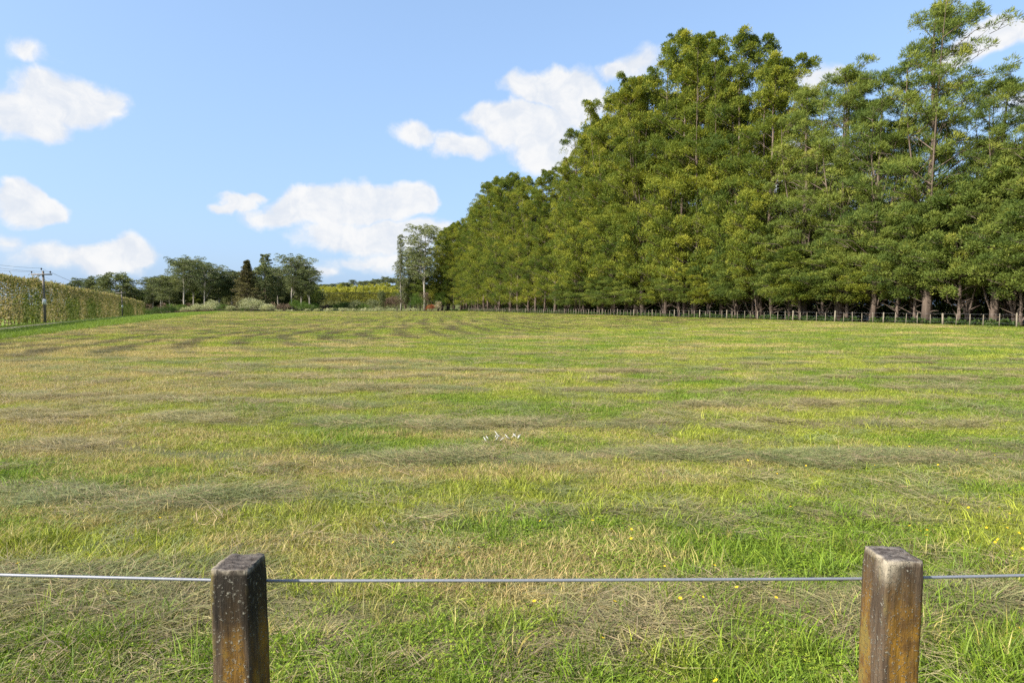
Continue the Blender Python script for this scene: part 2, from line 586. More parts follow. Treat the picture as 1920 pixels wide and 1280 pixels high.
def belt_x(Y):
    """x of the right-hand fence line at depth Y"""
    return 56.1 - .3417 * np.asarray(Y, float)


def belt_d(x, y):
    """metres behind the right-hand fence"""
    return (x - belt_x(y)) * .946


def straw_amount(x, y):
    n = fbm(x * .35 + 5, y * .8, 21, 4)
    n2 = fbm(x * .07, y * .12 + 8, 5, 3)
    left = sstep(-x / (np.abs(y) + 3), -.5, .7)
    return sstep(n * .62 + n2 * .38 + left * .09 - .04, .50, .66)


az_in = np.linspace(R(-52), R(52), 300)
az_out = np.linspace(R(52), R(308), 66)[1:-1]
azs = np.concatenate([az_in, az_out])
rr = np.concatenate([[0.0], np.geomspace(.6, 4000, 330)])
A, RR = np.meshgrid(azs, rr)
gx, gy = (RR * np.sin(A)).ravel(), (RR * np.cos(A)).ravel()
gz = terrain(gx, gy)
na, nr = len(azs), len(rr)
i = np.arange(nr - 1)[:, None] * na; j = np.arange(na)[None, :]; k = (j + 1) % na
GQ = np.stack([i + j, i + k, i + na + k, i + na + j], -1)[1:].reshape(-1, 4)
GT = np.stack([np.zeros(na, int), na + (np.arange(na) + 1) % na, na + np.arange(na)], -1)
ed = edge_d(gx, gy)
lush = sstep(ed, 0, .5)
far = sstep(gy, 196, 200)
litter_shade = sstep(belt_d(gx, gy) + .5 * (fbm(gx * .6, gy * .6, 2) - .5), .2, 1.2) * (gy > 10) * (gy < 262)
straw = straw_amount(gx, gy) * .8
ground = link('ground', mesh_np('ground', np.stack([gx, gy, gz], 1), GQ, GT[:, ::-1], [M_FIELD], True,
                                {'lush': lush, 'litter_shade': litter_shade, 'pasture': far, 'straw': straw}))
tag(ground, kind='structure')
# make faces point up
if ground.data.polygons[0].normal.z < 0:
    ground.data.flip_normals()

# ---------------------------------------------------------------- gravel track beside the hedge
HEDGE_A = np.array([-30.2, 25.0]); HEDGE_B = np.array([-110.0, 190.0])
HD = (HEDGE_B - HEDGE_A) / np.linalg.norm(HEDGE_B - HEDGE_A)
HN = np.array([HD[1], -HD[0]])      # towards the field
ts = np.linspace(-25, 330, 220)
offs = [2.3, 2.8, 3.3, 3.8]
V = []
for t in ts:
    for oo in offs:
        wob = .25 * math.sin(t * .21 + oo)
        p = HEDGE_A + HD * t + HN * (oo + wob)
        V.append((p[0], p[1], float(terrain(p[0], p[1])) + .04))
nq = len(offs)
Q = [(a * nq + b, a * nq + b + 1, (a + 1) * nq + b + 1, (a + 1) * nq + b) for a in range(len(ts) - 1) for b in range(nq - 1)]
track = link('gravel_track', mesh_np('gravel_track', V, Q, None, [M_GRAVEL], True))
if track.data.polygons[0].normal.z < 0:
    track.data.flip_normals()
tag(track, kind='structure')

# ---------------------------------------------------------------- clipped hedge, left
def hedge_mesh(rng, A0, B0, H, T, dens, L, W, green_fn=None, top_noise=.25):
    d = (B0 - A0); ln = np.linalg.norm(d); d = d / ln; nrm = np.array([d[1], -d[0]])
    n_front = int(ln * H * dens); n_top = int(ln * T * dens * 1.2); n_back = n_front // 4
    t = rng.uniform(0, ln, n_front + n_top + n_back)
    z = np.concatenate([rng.uniform(0.02, 1, n_front) ** .9, np.ones(n_top), rng.uniform(.05, 1, n_back)])
    s = np.concatenate([np.full(n_front, .5), rng.uniform(-.5, .5, n_top), np.full(n_back, -.5)])
    bump = (fbm(t * .8, z * 4, 31) - .5) * 1.5 + (fbm(t * .22, z * 1.5, 37) - .5) * 1.6
    hh = H + top_noise * (fbm(t * .6, t * 0, 7) - .5) * 2
    off = s * T * (1 - .15 * z) + np.sign(s) * bump * .45 + rng.normal(0, .11, len(t))
    x = A0[0] + d[0] * t + nrm[0] * off
    y = A0[1] + d[1] * t + nrm[1] * off
    zz = z * hh + np.where(s * s == .25, 0, bump * .3) + rng.normal(0, .08, len(t)) + np.where(rng.uniform(0, 1, len(t)) < .05, rng.uniform(0, .35, len(t)), 0) * (z > .97)
    base = terrain(A0[0] + d[0] * t, A0[1] + d[1] * t)
    D = np.stack([nrm[0] * np.sign(s) * .6, nrm[1] * np.sign(s) * .6, np.full(len(t), .5)], 1) + rng.normal(0, .55, (len(t), 3))
    D[n_front:n_front + n_top, 2] += 1.0
    if green_fn is None:
        tint = rng.uniform(0, 1, len(t))
    else:
        gm = green_fn(t, z, ln)
        tint = np.where(rng.uniform(0, 1, len(t)) < gm, rng.uniform(0, .38, len(t)), rng.uniform(.32, 1.0, len(t)))
    return sprays(rng, np.stack([x, y, zz + base], 1), D, rng.uniform(.6, 1.4, len(t)) * L, rng.uniform(.6, 1.4, len(t)) * W, tint)


rng = np.random.default_rng(5)


def hedge_green(t, z, ln):
    col = fbm(t * .16, t * 0 + 3, 77, 2)
    return np.clip(sstep(col, .50, .60) * (1 - sstep(z, .55, .95)) * .9 + sstep(fbm(t * .5, z * 3, 17), .55, .7) * .35 + .06, 0, 1)


hedge = tag(link('clipped_hedge', None), 'long flat-topped clipped hedge, brown twigs with green patches, along the left side', 'hedge')
V, Q, T_ = hedge_mesh(rng, HEDGE_A, HEDGE_B, 4.25, 1.9, 74, .24, .085, hedge_green)
link('foliage', mesh_np('hedge_foliage', V, Q, None, [M_HEDGE_L], False, {'tint': T_}), hedge)
hb = MB()
ln = np.linalg.norm(HEDGE_B - HEDGE_A)
for q in np.arange(0, ln, 1.1):
    p = HEDGE_A + HD * (q + rng.uniform(-.3, .3))
    b0 = float(terrain(p[0], p[1]))
    lean = rng.normal(0, .12, 2)
    hb.tube([(p[0], p[1], b0 - .1), (p[0] + lean[0], p[1] + lean[1], b0 + 1.6), (p[0] - lean[0], p[1], b0 + 4.0)], [.07, .055, .02], 5)
    for _ in range(5):
        z0 = rng.uniform(.8, 3.6); aa = rng.uniform(0, 2 * PI)
        hb.tube([(p[0], p[1], b0 + z0), (p[0] + math.cos(aa) * .75, p[1] + math.sin(aa) * .75, b0 + z0 + .6)], [.03, .008], 3, False)
link('stems', hb.mesh('hedge_stems', M_BARK), hedge)

# ---------------------------------------------------------------- trees
def tree_mesh(seed, H=30., Rc=3.6, base=2.6, style='dense', limbs=None, tuft_r=(.6, 1.1), per=60, L=.42, W=.13,
              lean=0., trunk_r=.34, fol=M_CONIFER, bark=M_BARK, profile=None, tufts_per=5, wind=.0, droop=0., rise=.3, forks=0, inner=.4, dead=8, squash=.75, leaders=0, bough_tint=.36, up=.35, fill=0):
    rng = np.random.default_rng(seed)
    mb = MB()
    nz = 12
    tz = np.linspace(0, 1, nz)
    wx = np.cumsum(rng.normal(0, .006 * H, nz)) * .5; wy = np.cumsum(rng.normal(0, .006 * H, nz)) * .5
    wx -= wx[0]; wy -= wy[0]
    spine = np.stack([wx + lean * H * tz ** 1.5, wy, tz * H * .97], 1)
    rads = trunk_r * (1 - tz) ** .75 + .03
    rads[0] *= 1.18
    mb.tube(spine, rads, 8)
    if profile is None:
        profile = lambda t: min(1, (1 - t) ** .6 * 1.25) * (.8 + .2 * math.sin(t * 9 + seed)) * (.75 + .25 * min(1, t * 6))
    n = limbs or int(H * 3.6)
    C, Rd, BT = [], [], []
    axes = [(spine, 0.0, 1.0)]
    for q in range(leaders):
        f0 = rng.uniform(.25, .6); f1 = rng.uniform(.78, 1.0)
        i0 = int(f0 * (nz - 1)); az_ = rng.uniform(0, 2 * PI); rr0 = Rc * rng.uniform(.35, .7)
        u = np.linspace(0, 1, nz)[:, None]
        e = np.array([spine[i0][0] + math.cos(az_) * rr0 + wind * 2, spine[i0][1] + math.sin(az_) * rr0, H * f1])
        mid = np.array([spine[i0][0] + math.cos(az_) * rr0 * .8, spine[i0][1] + math.sin(az_) * rr0 * .8, H * (f0 + (f1 - f0) * .45)])
        ax_ = (1 - u) ** 2 * spine[i0] + 2 * u * (1 - u) * mid + u * u * e
        mb.tube(ax_, trunk_r * .26 * (1 - u[:, 0]) + .02, 5)
        axes.append((ax_, f0, f1))
    for q in range(n):
        t = (q + rng.uniform(0, 1)) / n
        t = t ** .92
        z0 = base + t * (H - base) * .97
        az_ = q * 2.39996 + rng.uniform(-.5, .5)
        ln_ = Rc * profile(t) * rng.uniform(.62, 1.12) + .3
        f = min(z0 / (H * .97), .999)
        ok = [ax_ for ax_ in axes if ax_[1] + .06 < f < ax_[2]] or axes[:1]
        ax_ = ok[rng.integers(len(ok))]
        f = (f - ax_[1]) / (ax_[2] - ax_[1])
        ln_ *= 1.0 if ax_[1] == 0 else .72
        if rng.uniform() < .22: ln_ *= 1.28
        i0 = min(f, .999) * (nz - 1); a = int(i0)
        p0 = ax_[0][a] + (ax_[0][min(a + 1, nz - 1)] - ax_[0][a]) * (i0 - a)
        btint = rng.uniform(-.5, .5) * bough_tint
        d = np.array([math.cos(az_), math.sin(az_), 0])
        wv = np.array([wind * ln_, 0, 0]) * (0.3 + t)
        p2 = p0 + d * ln_ + np.array([0, 0, rise * ln_ - droop * ln_ * ln_ * .08]) + wv
        p1 = p0 + d * ln_ * .5 + np.array([0, 0, rise * ln_ * .55 + .05 * ln_]) + wv * .35
        r0 = trunk_r * .15 * (1 - t) + .03
        mb.tube([p0, p1, p2], [r0, r0 * .6, .012], 4, False)
        for w in range(tufts_per):
            u = inner + (1 - inner) * (w + rng.uniform(0, 1)) / tufts_per
            c = (1 - u) ** 2 * p0 + 2 * u * (1 - u) * p1 + u * u * p2 if False else (p0 + (p1 - p0) * min(1, 2 * u) if u < .5 else p1 + (p2 - p1) * (2 * u - 1))
            side = np.cross(d, [0, 0, 1]) * rng.uniform(-1, 1) * ln_ * .30
            c = c + side + np.array([0, 0, rng.uniform(-.3, .45)])
            if rng.uniform() < .55:
                mb.tube([p0 + (p2 - p0) * u * .75, c], [.028, .008], 3, False)
            C.append(c); Rd.append(rng.uniform(*tuft_r) * (1.0 - .35 * t)); BT.append(btint)
    if fill:
        for ax_, f0, f1 in axes:
            for q in range(int(fill * (1 if f0 == 0 else .6))):
                f = rng.uniform(.22, 1.0) if f0 == 0 else rng.uniform(.3, 1.0)
                i0 = min(f, .999) * (nz - 1); a = int(i0)
                c = ax_[a] + (ax_[min(a + 1, nz - 1)] - ax_[a]) * (i0 - a)
                if c[2] < base + 1: continue
                C.append(c + rng.normal(0, .5, 3)); Rd.append(rng.uniform(*tuft_r) * .95); BT.append(rng.uniform(-.25, .25) * bough_tint)
    for q in range(dead):
        z0 = rng.uniform(.5, base + 1.0); az_ = rng.uniform(0, 2 * PI)
        l_ = rng.uniform(.6, 2.0)
        p0 = np.array([0, 0, z0]); p1 = p0 + np.array([math.cos(az_) * l_, math.sin(az_) * l_, rng.uniform(.2, 1.2)])
        mb.tube([p0, (p0 + p1) / 2 + rng.normal(0, .1, 3), p1], [.05, .035, .01], 4, False)
    for q in range(forks):
        az_ = rng.uniform(0, 2 * PI); l_ = rng.uniform(1, 2.2)
        p0 = np.array([0, 0, rng.uniform(.2, .8)]); h_ = rng.uniform(3, 5)
        p2 = p0 + np.array([math.cos(az_) * l_, math.sin(az_) * l_, h_])
        mb.tube([p0, p0 * .45 + p2 * .55 + rng.normal(0, .2, 3), p2], [.12, .09, .04], 6, False)
    C = np.array(C); Rd = np.array(Rd)
    V, Q, T_ = tufts(rng, C, Rd, per, L, W, squash, up=up, dirbias=np.array([wind * 1.2, 0, 0]) if wind else None)
    T_ = np.clip(T_ * .75 + .12 + np.repeat(np.array(BT), per * 4), 0, 1)
    tm = mb.mesh('trunk', bark, True)
    cm_ = mesh_np('crown', V, Q, None, [fol], False, {'tint': T_})
    return tm, cm_, H


def place_tree(proto, name, x, y, H, rz, label, cat='tree', group=None, sxy=None, z=None):
    tm, cm_, H0 = proto
    z0 = float(terrain(x, y)) - .05 if z is None else z
    root = bpy.data.objects.new(name, None)
    root.empty_display_size = .5
    sc.collection.objects.link(root)
    root.location = (x, y, z0)
    s = H / H0
    root.rotation_euler = (0, 0, rz)
    sxy = sxy or s
    root.scale = (sxy, sxy, s)
    tag(root, label, cat, group)
    t = link('trunk', tm, root); c = link('crown', cm_, root)
    return root


dprof = lambda t: min(1, (1 - t) ** .42 * 1.25) * (.8 + .2 * min(1, t * 5))
DK = dict(fill=16, profile=dprof, tuft_r=(.6, 1.15), L=.34, W=.085, tufts_per=6, squash=.95, up=.6, rise=.6)
DENSE = [
    tree_mesh(11, 34, 5.6, 2.4, per=112, trunk_r=.30, leaders=4, limbs=92, **DK),
    tree_mesh(12, 34, 5.0, 2.3, per=112, trunk_r=.24, leaders=3, limbs=86, wind=.12, **DK),
    tree_mesh(13, 34, 6.4, 2.5, per=112, trunk_r=.36, leaders=5, limbs=96, **DK),
    tree_mesh(14, 34, 5.2, 2.4, per=112, trunk_r=.22, leaders=4, limbs=84, wind=.18, **DK),
    tree_mesh(15, 34, 6.0, 2.5, per=112, trunk_r=.30, leaders=6, limbs=96, wind=.08, **DK),
]
LOW = [tree_mesh(21, 34, 5.2, .5, per=96, trunk_r=.30, leaders=3, limbs=74, **DK),
       tree_mesh(22, 34, 5.8, .4, per=96, trunk_r=.30, leaders=5, limbs=74, **DK)]
SHORT = [tree_mesh(23, 12, 3.6, 2.4, tuft_r=(.5, .95), per=110, L=.30, W=.07, trunk_r=.16, tufts_per=6, squash=.8, up=.4, leaders=2, limbs=46, forks=1, fol=M_FEATHER,
                   profile=lambda t: math.sin(PI * (.22 + .7 * t)) ** .6),
         tree_mesh(24, 12, 4.2, 2.5, tuft_r=(.5, .95), per=110, L=.30, W=.07, trunk_r=.14, tufts_per=6, squash=.8, up=.4, leaders=3, limbs=46, forks=2, fol=M_FEATHER,
                   profile=lambda t: math.sin(PI * (.22 + .7 * t)) ** .6),
         tree_mesh(25, 12, 3.8, 2.4, tuft_r=(.5, .9), per=110, L=.30, W=.07, trunk_r=.15, tufts_per=6, squash=.8, up=.4, leaders=2, limbs=46, forks=2,
                   profile=lambda t: math.sin(PI * (.22 + .7 * t)) ** .6)]
wprof = lambda t: (.70 + .5 * math.sin(min(t, .9) * 2.9)) * min(1, (1 - t) ** .33 * 1.2)
WK = dict(fill=14, tuft_r=(.5, 1.0), L=.40, W=.05, fol=M_FEATHER, profile=wprof, tufts_per=7, rise=.48, droop=.25, squash=.78, inner=.3, up=.5)
WISPY = [
    tree_mesh(31, 26, 5.2, 3.2, per=100, trunk_r=.48, limbs=76, wind=.32, forks=2, leaders=4, **WK),
    tree_mesh(32, 26, 5.8, 3.1, per=100, trunk_r=.40, limbs=72, wind=.42, forks=3, leaders=3, **WK),
    tree_mesh(33, 26, 4.8, 3.0, per=100, trunk_r=.28, limbs=72, wind=.28, forks=3, leaders=5, **WK),
]

# silhouette of the belt: photo column -> top row
SIL = np.array([(815, 452), (840, 425), (880, 405), (905, 352), (950, 338), (985, 328), (1003, 350), (1016, 372), (1045, 322), (1080, 262),
                (1130, 222), (1150, 188), (1200, 152), (1245, 112), (1310, 84), (1370, 68), (1425, 48), (1460, 80), (1485, 150), (1510, 120), (1540, 118), (1565, 150), (1590, 102),
                (1630, 60), (1660, 18), (1750, 12), (1800, 80), (1840, 125), (1880, 90), (1920, 60), (2100, -60), (2500, -200)], float)


def belt_top(x, y):
    px = 960 + F * x / y
    py = np.interp(px, SIL[:, 0], SIL[:, 1])
    return EYE + (574 - py) / F * y


rnd = random.Random(4)
FRONT = []
GROUP_F = 'tall trees in the front row of the shelterbelt'
GROUP_L = 'lower trees between the tall trunks of the shelterbelt'
GROUP_B = 'trees of the back rows of the shelterbelt'
Y = 26.0
q = 0
while Y < 262:
    off = 3.0 + rnd.uniform(-.6, 1.2)
    x = float(belt_x(Y)) + off
    px = 960 + F * x / Y
    H = (float(belt_top(x, Y)) if px < 1280 else min(float(belt_top(x, Y)), float(belt_top(x + 3.5, Y)))) * rnd.choice((.92, .96, .98, 1.0, 1.03))
    if px > 1490:
        near_pk = min(abs(px - k) for k in (1535, 1600, 1665, 1745, 1895))
        H = (float(belt_top(x, Y)) if near_pk < 26 else min(float(belt_top(x - 3, Y)), float(belt_top(x, Y)), float(belt_top(x + 3, Y))) * .93) * rnd.uniform(.95, 1.02)
    if px < 1475:
        if px < 1000:
            pr = rnd.choice(LOW)
            lab = 'dense conifer at the far end of the shelterbelt, foliage reaching the ground'
        else:
            pr = DENSE[rnd.randrange(5)]
            lab = 'tall dense yellow-green conifer in the middle stretch of the shelterbelt behind the batten fence'
        nm = 'conifer_tree'; s = max(H / pr[2] * rnd.uniform(.85, 1.08), .78)
        rz = rnd.uniform(0, 2 * PI) if pr in (DENSE[0], DENSE[2], LOW[0], LOW[1]) else rnd.uniform(-.8, .8)
    else:
        pr = WISPY[q % 3]
        nm = 'feathery_tree'
        lab = 'feathery windswept tree with open layered foliage at the right end of the shelterbelt'
        s = max(H / pr[2] * rnd.uniform(.85, 1.05), .70)
        rz = rnd.uniform(-.6, .6)
    if px > 1475 and px < 1925 or 1000 <= px <= 1475:
        FRONT.append((px, place_tree(pr, nm, x, Y, H, rz, lab, 'tree', GROUP_F, s)))
    else:
        place_tree(pr, nm, x, Y, H, rz, lab, 'tree', GROUP_F, s)
    if px > 1060:
        for w in range(2 if Y < 85 else 1):
            ys = Y + rnd.uniform(1.2, 2.2) * (w + .6)
            xs = float(belt_x(ys)) + rnd.uniform(1.8, 4.2)
            place_tree(rnd.choice(SHORT), 'young_tree', xs, ys, rnd.uniform(7.5, 13.5) if px > 1400 else rnd.uniform(6, 9), rnd.uniform(0, 6.28),
                       'lower bushy tree filling the gap between tall shelterbelt trunks', 'tree', GROUP_L, rnd.uniform(.75, 1.05))
    Y += (4.7 if Y < 75 else 4.1 if Y < 120 else 5.0) * rnd.uniform(.75, 1.25)
    q += 1
ORD = ['first', 'second', 'third', 'fourth', 'fifth', 'sixth', 'seventh', 'eighth', 'ninth', 'tenth', 'eleventh', 'twelfth', 'thirteenth', 'fourteenth', 'fifteenth',
       'sixteenth', 'seventeenth', 'eighteenth', 'nineteenth', 'twentieth', 'twenty-first', 'twenty-second', 'twenty-third', 'twenty-fourth']
for kind_, txt in (('feathery', '%s feathery front-row shelterbelt tree counted from the right edge'), ('conifer', '%s dense yellow-green front-row conifer counted leftward from the feathery trees')):
    L_ = sorted([f for f in FRONT if f[1].name.startswith(kind_)], key=lambda f: -f[0])
    for q, (px_, o_) in enumerate(L_):
        if q < len(ORD): o_['label'] = txt % ORD[q]
for row, (o0, step, n0) in enumerate(((8.0, 5.2, .95), (13.5, 5.5, .42))):  # low crowns block light; the shorter second row is added to darken behind trunks
    Y = 22.0 + row * 2
    while Y < 245:
        x = float(belt_x(Y)) + o0 + rnd.uniform(-1, 1)
        px = 960 + F * x / Y
        H = float(belt_top(x, Y)) * n0 * rnd.uniform(.82, 1.02)
        H = min(H, float(belt_top(x - 4, Y)), float(belt_top(x + 4, Y)), 41) * (.74 if px > 1430 and row == 0 else .93)
        low = px < 1480 or row == 1
        pr = rnd.choice(LOW if low else WISPY)
        place_tree(pr, 'conifer_tree' if low else 'feathery_tree', x, Y, H, rnd.uniform(0, 2 * PI) if low else rnd.uniform(-.5, .5),
                   'dark conifer standing behind the front row of the shelterbelt' if low else 'feathery tree standing behind the front row of the shelterbelt',
                   'tree', GROUP_B, max(.9, H / pr[2]) * .95)
        Y += step * rnd.uniform(.8, 1.2)
Y = 21.0
while Y < 150:      # low trees added deep in the belt to block light behind the trunks
    x = float(belt_x(Y)) + 10.5 + rnd.uniform(-.8, .8)
    place_tree(rnd.choice(SHORT), 'young_tree', x, Y, rnd.uniform(5, 8), rnd.uniform(0, 6), 'low bushy tree added deep in the shelterbelt to block light', 'tree', GROUP_B, 1.1)
    Y += 3.6

# ---------------------------------------------------------------- batten fence in front of the shelterbelt
fence = tag(link('batten_fence', None), 'long pale timber post and batten wire fence in front of the shelterbelt', 'fence')


def post_mesh(w, h, seed):
    rng = np.random.default_rng(seed)
    mb = MB()
    for a in range(2):
        pass
    pts = [(0, 0, -.3), (0, 0, h * .5), (0, 0, h - .02), (0, 0, h)]
    mb.tube(pts, [w * .7, w * .7, w * .68, w * .55], 4 if w < .07 else 8)
    return mb.mesh('fence_post', M_BATTEN)


BAT = [post_mesh(.055, 1.08, 1), post_mesh(.05, 1.0, 2)]
POST = [post_mesh(.10, 1.14, 3)]
nb = 0
Y = 22.0
posts_xy = []
while Y < 205:
    x = float(belt_x(Y))
    z = float(terrain(x, Y))
    big = nb % 5 == 0
    me = POST[0] if big else BAT[nb % 2]
    o = link('post' if big else 'batten', me, fence, (x + rnd.uniform(-.03, .03), Y, z))
    o.rotation_euler = (rnd.uniform(-.04, .04), rnd.uniform(-.045, .045), rnd.uniform(0, 1.5))
    o.scale = (rnd.uniform(.85, 1.2),) * 2 + (rnd.uniform(.9, 1.06),)
    posts_xy.append((x, Y, z))
    Y += 1.1 * rnd.uniform(.88, 1.12)
    nb += 1
wm = [np.array(p) for p in posts_xy]
for h in (.3, .65, 1.0):
    mb = MB()
    mb.tube([p + np.array([-.03, 0, h]) for p in wm[::5]], [.002] * len(wm[::5]), 3, False)
    link('wire', mb.mesh('fence_wire', M_STEEL), fence)

# undergrowth at the foot of the belt; deep plants added to keep the background dark
rng = np.random.default_rng(9)
n = 2000
Yy = 24 + (240 - 24) * rng.uniform(0, 1, n) ** 1.3
ofs = np.where(rng.uniform(0, 1, n) < .22, rng.uniform(.1, 2.2, n), rng.uniform(6.0, 17, n))
xx = belt_x(Yy) + ofs
front = ofs < 3
rad = np.where(front, rng.uniform(.12, .34, n), rng.uniform(.8, 1.7, n))
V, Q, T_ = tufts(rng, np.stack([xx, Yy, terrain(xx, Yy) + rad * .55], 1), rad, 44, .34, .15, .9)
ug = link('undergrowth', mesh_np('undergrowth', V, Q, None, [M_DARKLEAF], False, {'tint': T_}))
tag(ug, 'dark leafy undergrowth at the foot of the shelterbelt, deep plants added to block light', 'undergrowth', kind='stuff')

# ---------------------------------------------------------------- distant pines, poplar, shrubs beyond the field
pprof = lambda t: (.55 + .6 * math.sin(min(1, t * 1.05) * PI * .75)) * (1 if t < .85 else .75)
PK = dict(fol=M_PINE, bark=M_PALEBARK, profile=pprof, inner=.25, squash=.6, L=.40, W=.15, up=.5)
PINES = [
    tree_mesh(41, 18, 5.4, 7.0, tuft_r=(.8, 1.4), per=50, trunk_r=.26, limbs=54, tufts_per=6, rise=.45, dead=4, leaders=2, **PK),
    tree_mesh(42, 18, 6.2, 7.6, tuft_r=(.9, 1.5), per=50, trunk_r=.26, limbs=50, tufts_per=6, rise=.5, dead=5, leaders=3, **PK),
    tree_mesh(43, 18, 5.0, 5.6, tuft_r=(.8, 1.3), per=50, trunk_r=.24, limbs=60, tufts_per=6, rise=.4, dead=4, leaders=2, **PK),
]
ROUND = tree_mesh(44, 14, 5.5, 1.6, tuft_r=(.9, 1.6), per=50, L=.5, W=.22, trunk_r=.3, fol=M_PINE, profile=lambda t: math.sin(PI * (.12 + .8 * t)) ** .5, limbs=60, tufts_per=4, rise=.5, squash=.7)
SPRUCE = tree_mesh(45, 18, 8.0, .8, tuft_r=(.4, .8), per=50, L=.45, W=.16, trunk_r=.25, fol=M_SPRUCE, profile=lambda t: max(.06, (1 - t) ** .95), limbs=110, tufts_per=5, rise=-.08, inner=.15, dead=0, squash=.4)
MONKEY = tree_mesh(46, 20, 2.6, 13.5, tuft_r=(.35, .6), per=44, L=.4, W=.15, trunk_r=.22, fol=M_PINE, profile=lambda t: .5 + .6 * (1 - t), limbs=26, tufts_per=4, rise=.35, dead=0, squash=.5)
POPLAR = tree_mesh(47, 28, 2.3, 1.5, tuft_r=(.5, .9), per=26, L=.42, W=.17, trunk_r=.3, fol=M_POPLAR, bark=M_PALEBARK, profile=lambda t: (.6 + .4 * math.sin(t * 7)) * min(1, (1 - t) * 4 + .2), limbs=70, tufts_per=3, rise=1.1, dead=0)
THIN = tree_mesh(48, 28, 5.6, 10, tuft_r=(.8, 1.4), per=44, L=.45, W=.16, trunk_r=.34, fol=M_PINE, bark=M_PALEBARK, profile=pprof, limbs=66, tufts_per=5, rise=.4, dead=10, leaders=2, lean=-.03, squash=.6)

DEFS = [  # proto, name, px, top row, depth, width factor, label, category
    (ROUND, 'broad_pine', 156, 531, 262, 1.0, 'low rounded dark tree just showing above the far left hedge', 'tree'),
    (ROUND, 'broad_pine', 186, 527, 255, .9, 'second dark tree above the hedge, between the low one and the widest', 'tree'),
    (ROUND, 'broad_pine', 220, 521, 248, 1.05, 'widest dark tree above the hedge, beside the second power pole', 'tree'),
    (ROUND, 'broad_pine', 246, 541, 290, .75, 'small distant tree in the dip at the end of the hedge', 'tree'),
    (ROUND, 'broad_pine', 266, 547, 300, .8, 'distant low tree left of the pine group', 'tree'),
    (PINES[2], 'pine_tree', 288, 526, 250, 1.0, 'leftmost pine of the group, with a low dark crown', 'tree'),
    (PINES[0], 'pine_tree', 303, 524, 244, .9, 'short pine behind the white pole', 'tree'),
    (PINES[2], 'pine_tree', 320, 522, 240, 1.0, 'dense pine left of the tallest flat-topped pine', 'tree'),
    (PINES[1], 'pine_tree', 346, 494, 232, 1.05, 'tallest flat-topped pine left of the bronze conifer', 'tree'),
    (PINES[0], 'pine_tree', 364, 497, 238, .9, 'pine close beside the tallest flat-topped pine', 'tree'),
    (PINES[1], 'pine_tree', 385, 504, 230, .9, 'pine with a sloping crown above the round silver bush', 'tree'),
    (PINES[2], 'pine_tree', 412, 515, 240, .95, 'shorter pine with forked pale trunks showing sky between them', 'tree'),
    (PINES[0], 'pine_tree', 436, 513, 244, 1.0, 'pine directly left of the bronze conifer', 'tree'),
    (PINES[2], 'pine_tree', 452, 520, 262, 1.0, 'pine partly hidden behind the bronze conifer', 'tree'),
    (SPRUCE, 'bronze_conifer', 465, 488, 222, 1.0, 'brown-green conical conifer with tiered branches behind the silver bushes', 'tree'),
    (MONKEY, 'spiky_top_pine', 500, 479, 242, 1.0, 'slender pine whose spiky top stands highest of the group', 'tree'),
    (ROUND, 'broad_pine', 497, 506, 236, .72, 'rounded dense tree under the spiky-topped pine', 'tree'),
    (PINES[0], 'pine_tree', 522, 510, 246, .9, 'pine between the rounded tree and the tall open pine', 'tree'),
    (PINES[1], 'pine_tree', 548, 491, 228, .95, 'tall open pine with bare pale trunk near the right of the group', 'tree'),
    (PINES[2], 'pine_tree', 566, 503, 232, .95, 'pine second from the right end of the group', 'tree'),
    (PINES[0], 'pine_tree', 581, 511, 226, .8, 'rightmost pine of the group, dark against the hill', 'tree'),
    (POPLAR, 'poplar_tree', 752, 441, 235, 1.0, 'narrow upright poplar standing left of the shelterbelt end', 'tree'),
    (THIN, 'pine_tree', 797, 430, 232, 1.0, 'tall open pine with long pale trunk beside the poplar', 'tree'),
    (POPLAR, 'young_poplar', 770, 505, 238, 1.2, 'shorter pale poplar between the tall poplar and the pine', 'tree'),
    (PINES[2], 'pine_tree', 778, 478, 244, 1.0, 'bushy dark pine between the young poplar and the tall open pine', 'tree'),
    (LOW[1], 'conifer_tree', 822, 462, 246, 1.0, 'yellow-green conifer standing just beyond the far end of the shelterbelt', 'tree'),
    (SHORT[0], 'young_tree', 788, 520, 238, 1.1, 'bushy green tree at the foot of the tall open pine', 'tree'),
    (SHORT[1], 'young_tree', 760, 528, 240, 1.0, 'bushy green tree at the foot of the narrow poplar', 'tree'),
    (ROUND, 'blossom_tree', 716, 549, 222, .38, 'small pale spreading tree in front of the shelter hedge', 'tree'),
]
for (pr, nm, px, ty, Yd, wf, lab, cat) in DEFS:
    x = at(px, Yd)
    z0 = float(terrain(x, Yd))
    H = zat(ty, Yd) - z0
    place_tree(pr, nm, x, Yd, H, rnd.uniform(0, 6.28), lab, cat, None, wf * (H / pr[2]) ** .5 * (1.2 if nm in ('pine_tree', 'broad_pine') else 1.0))


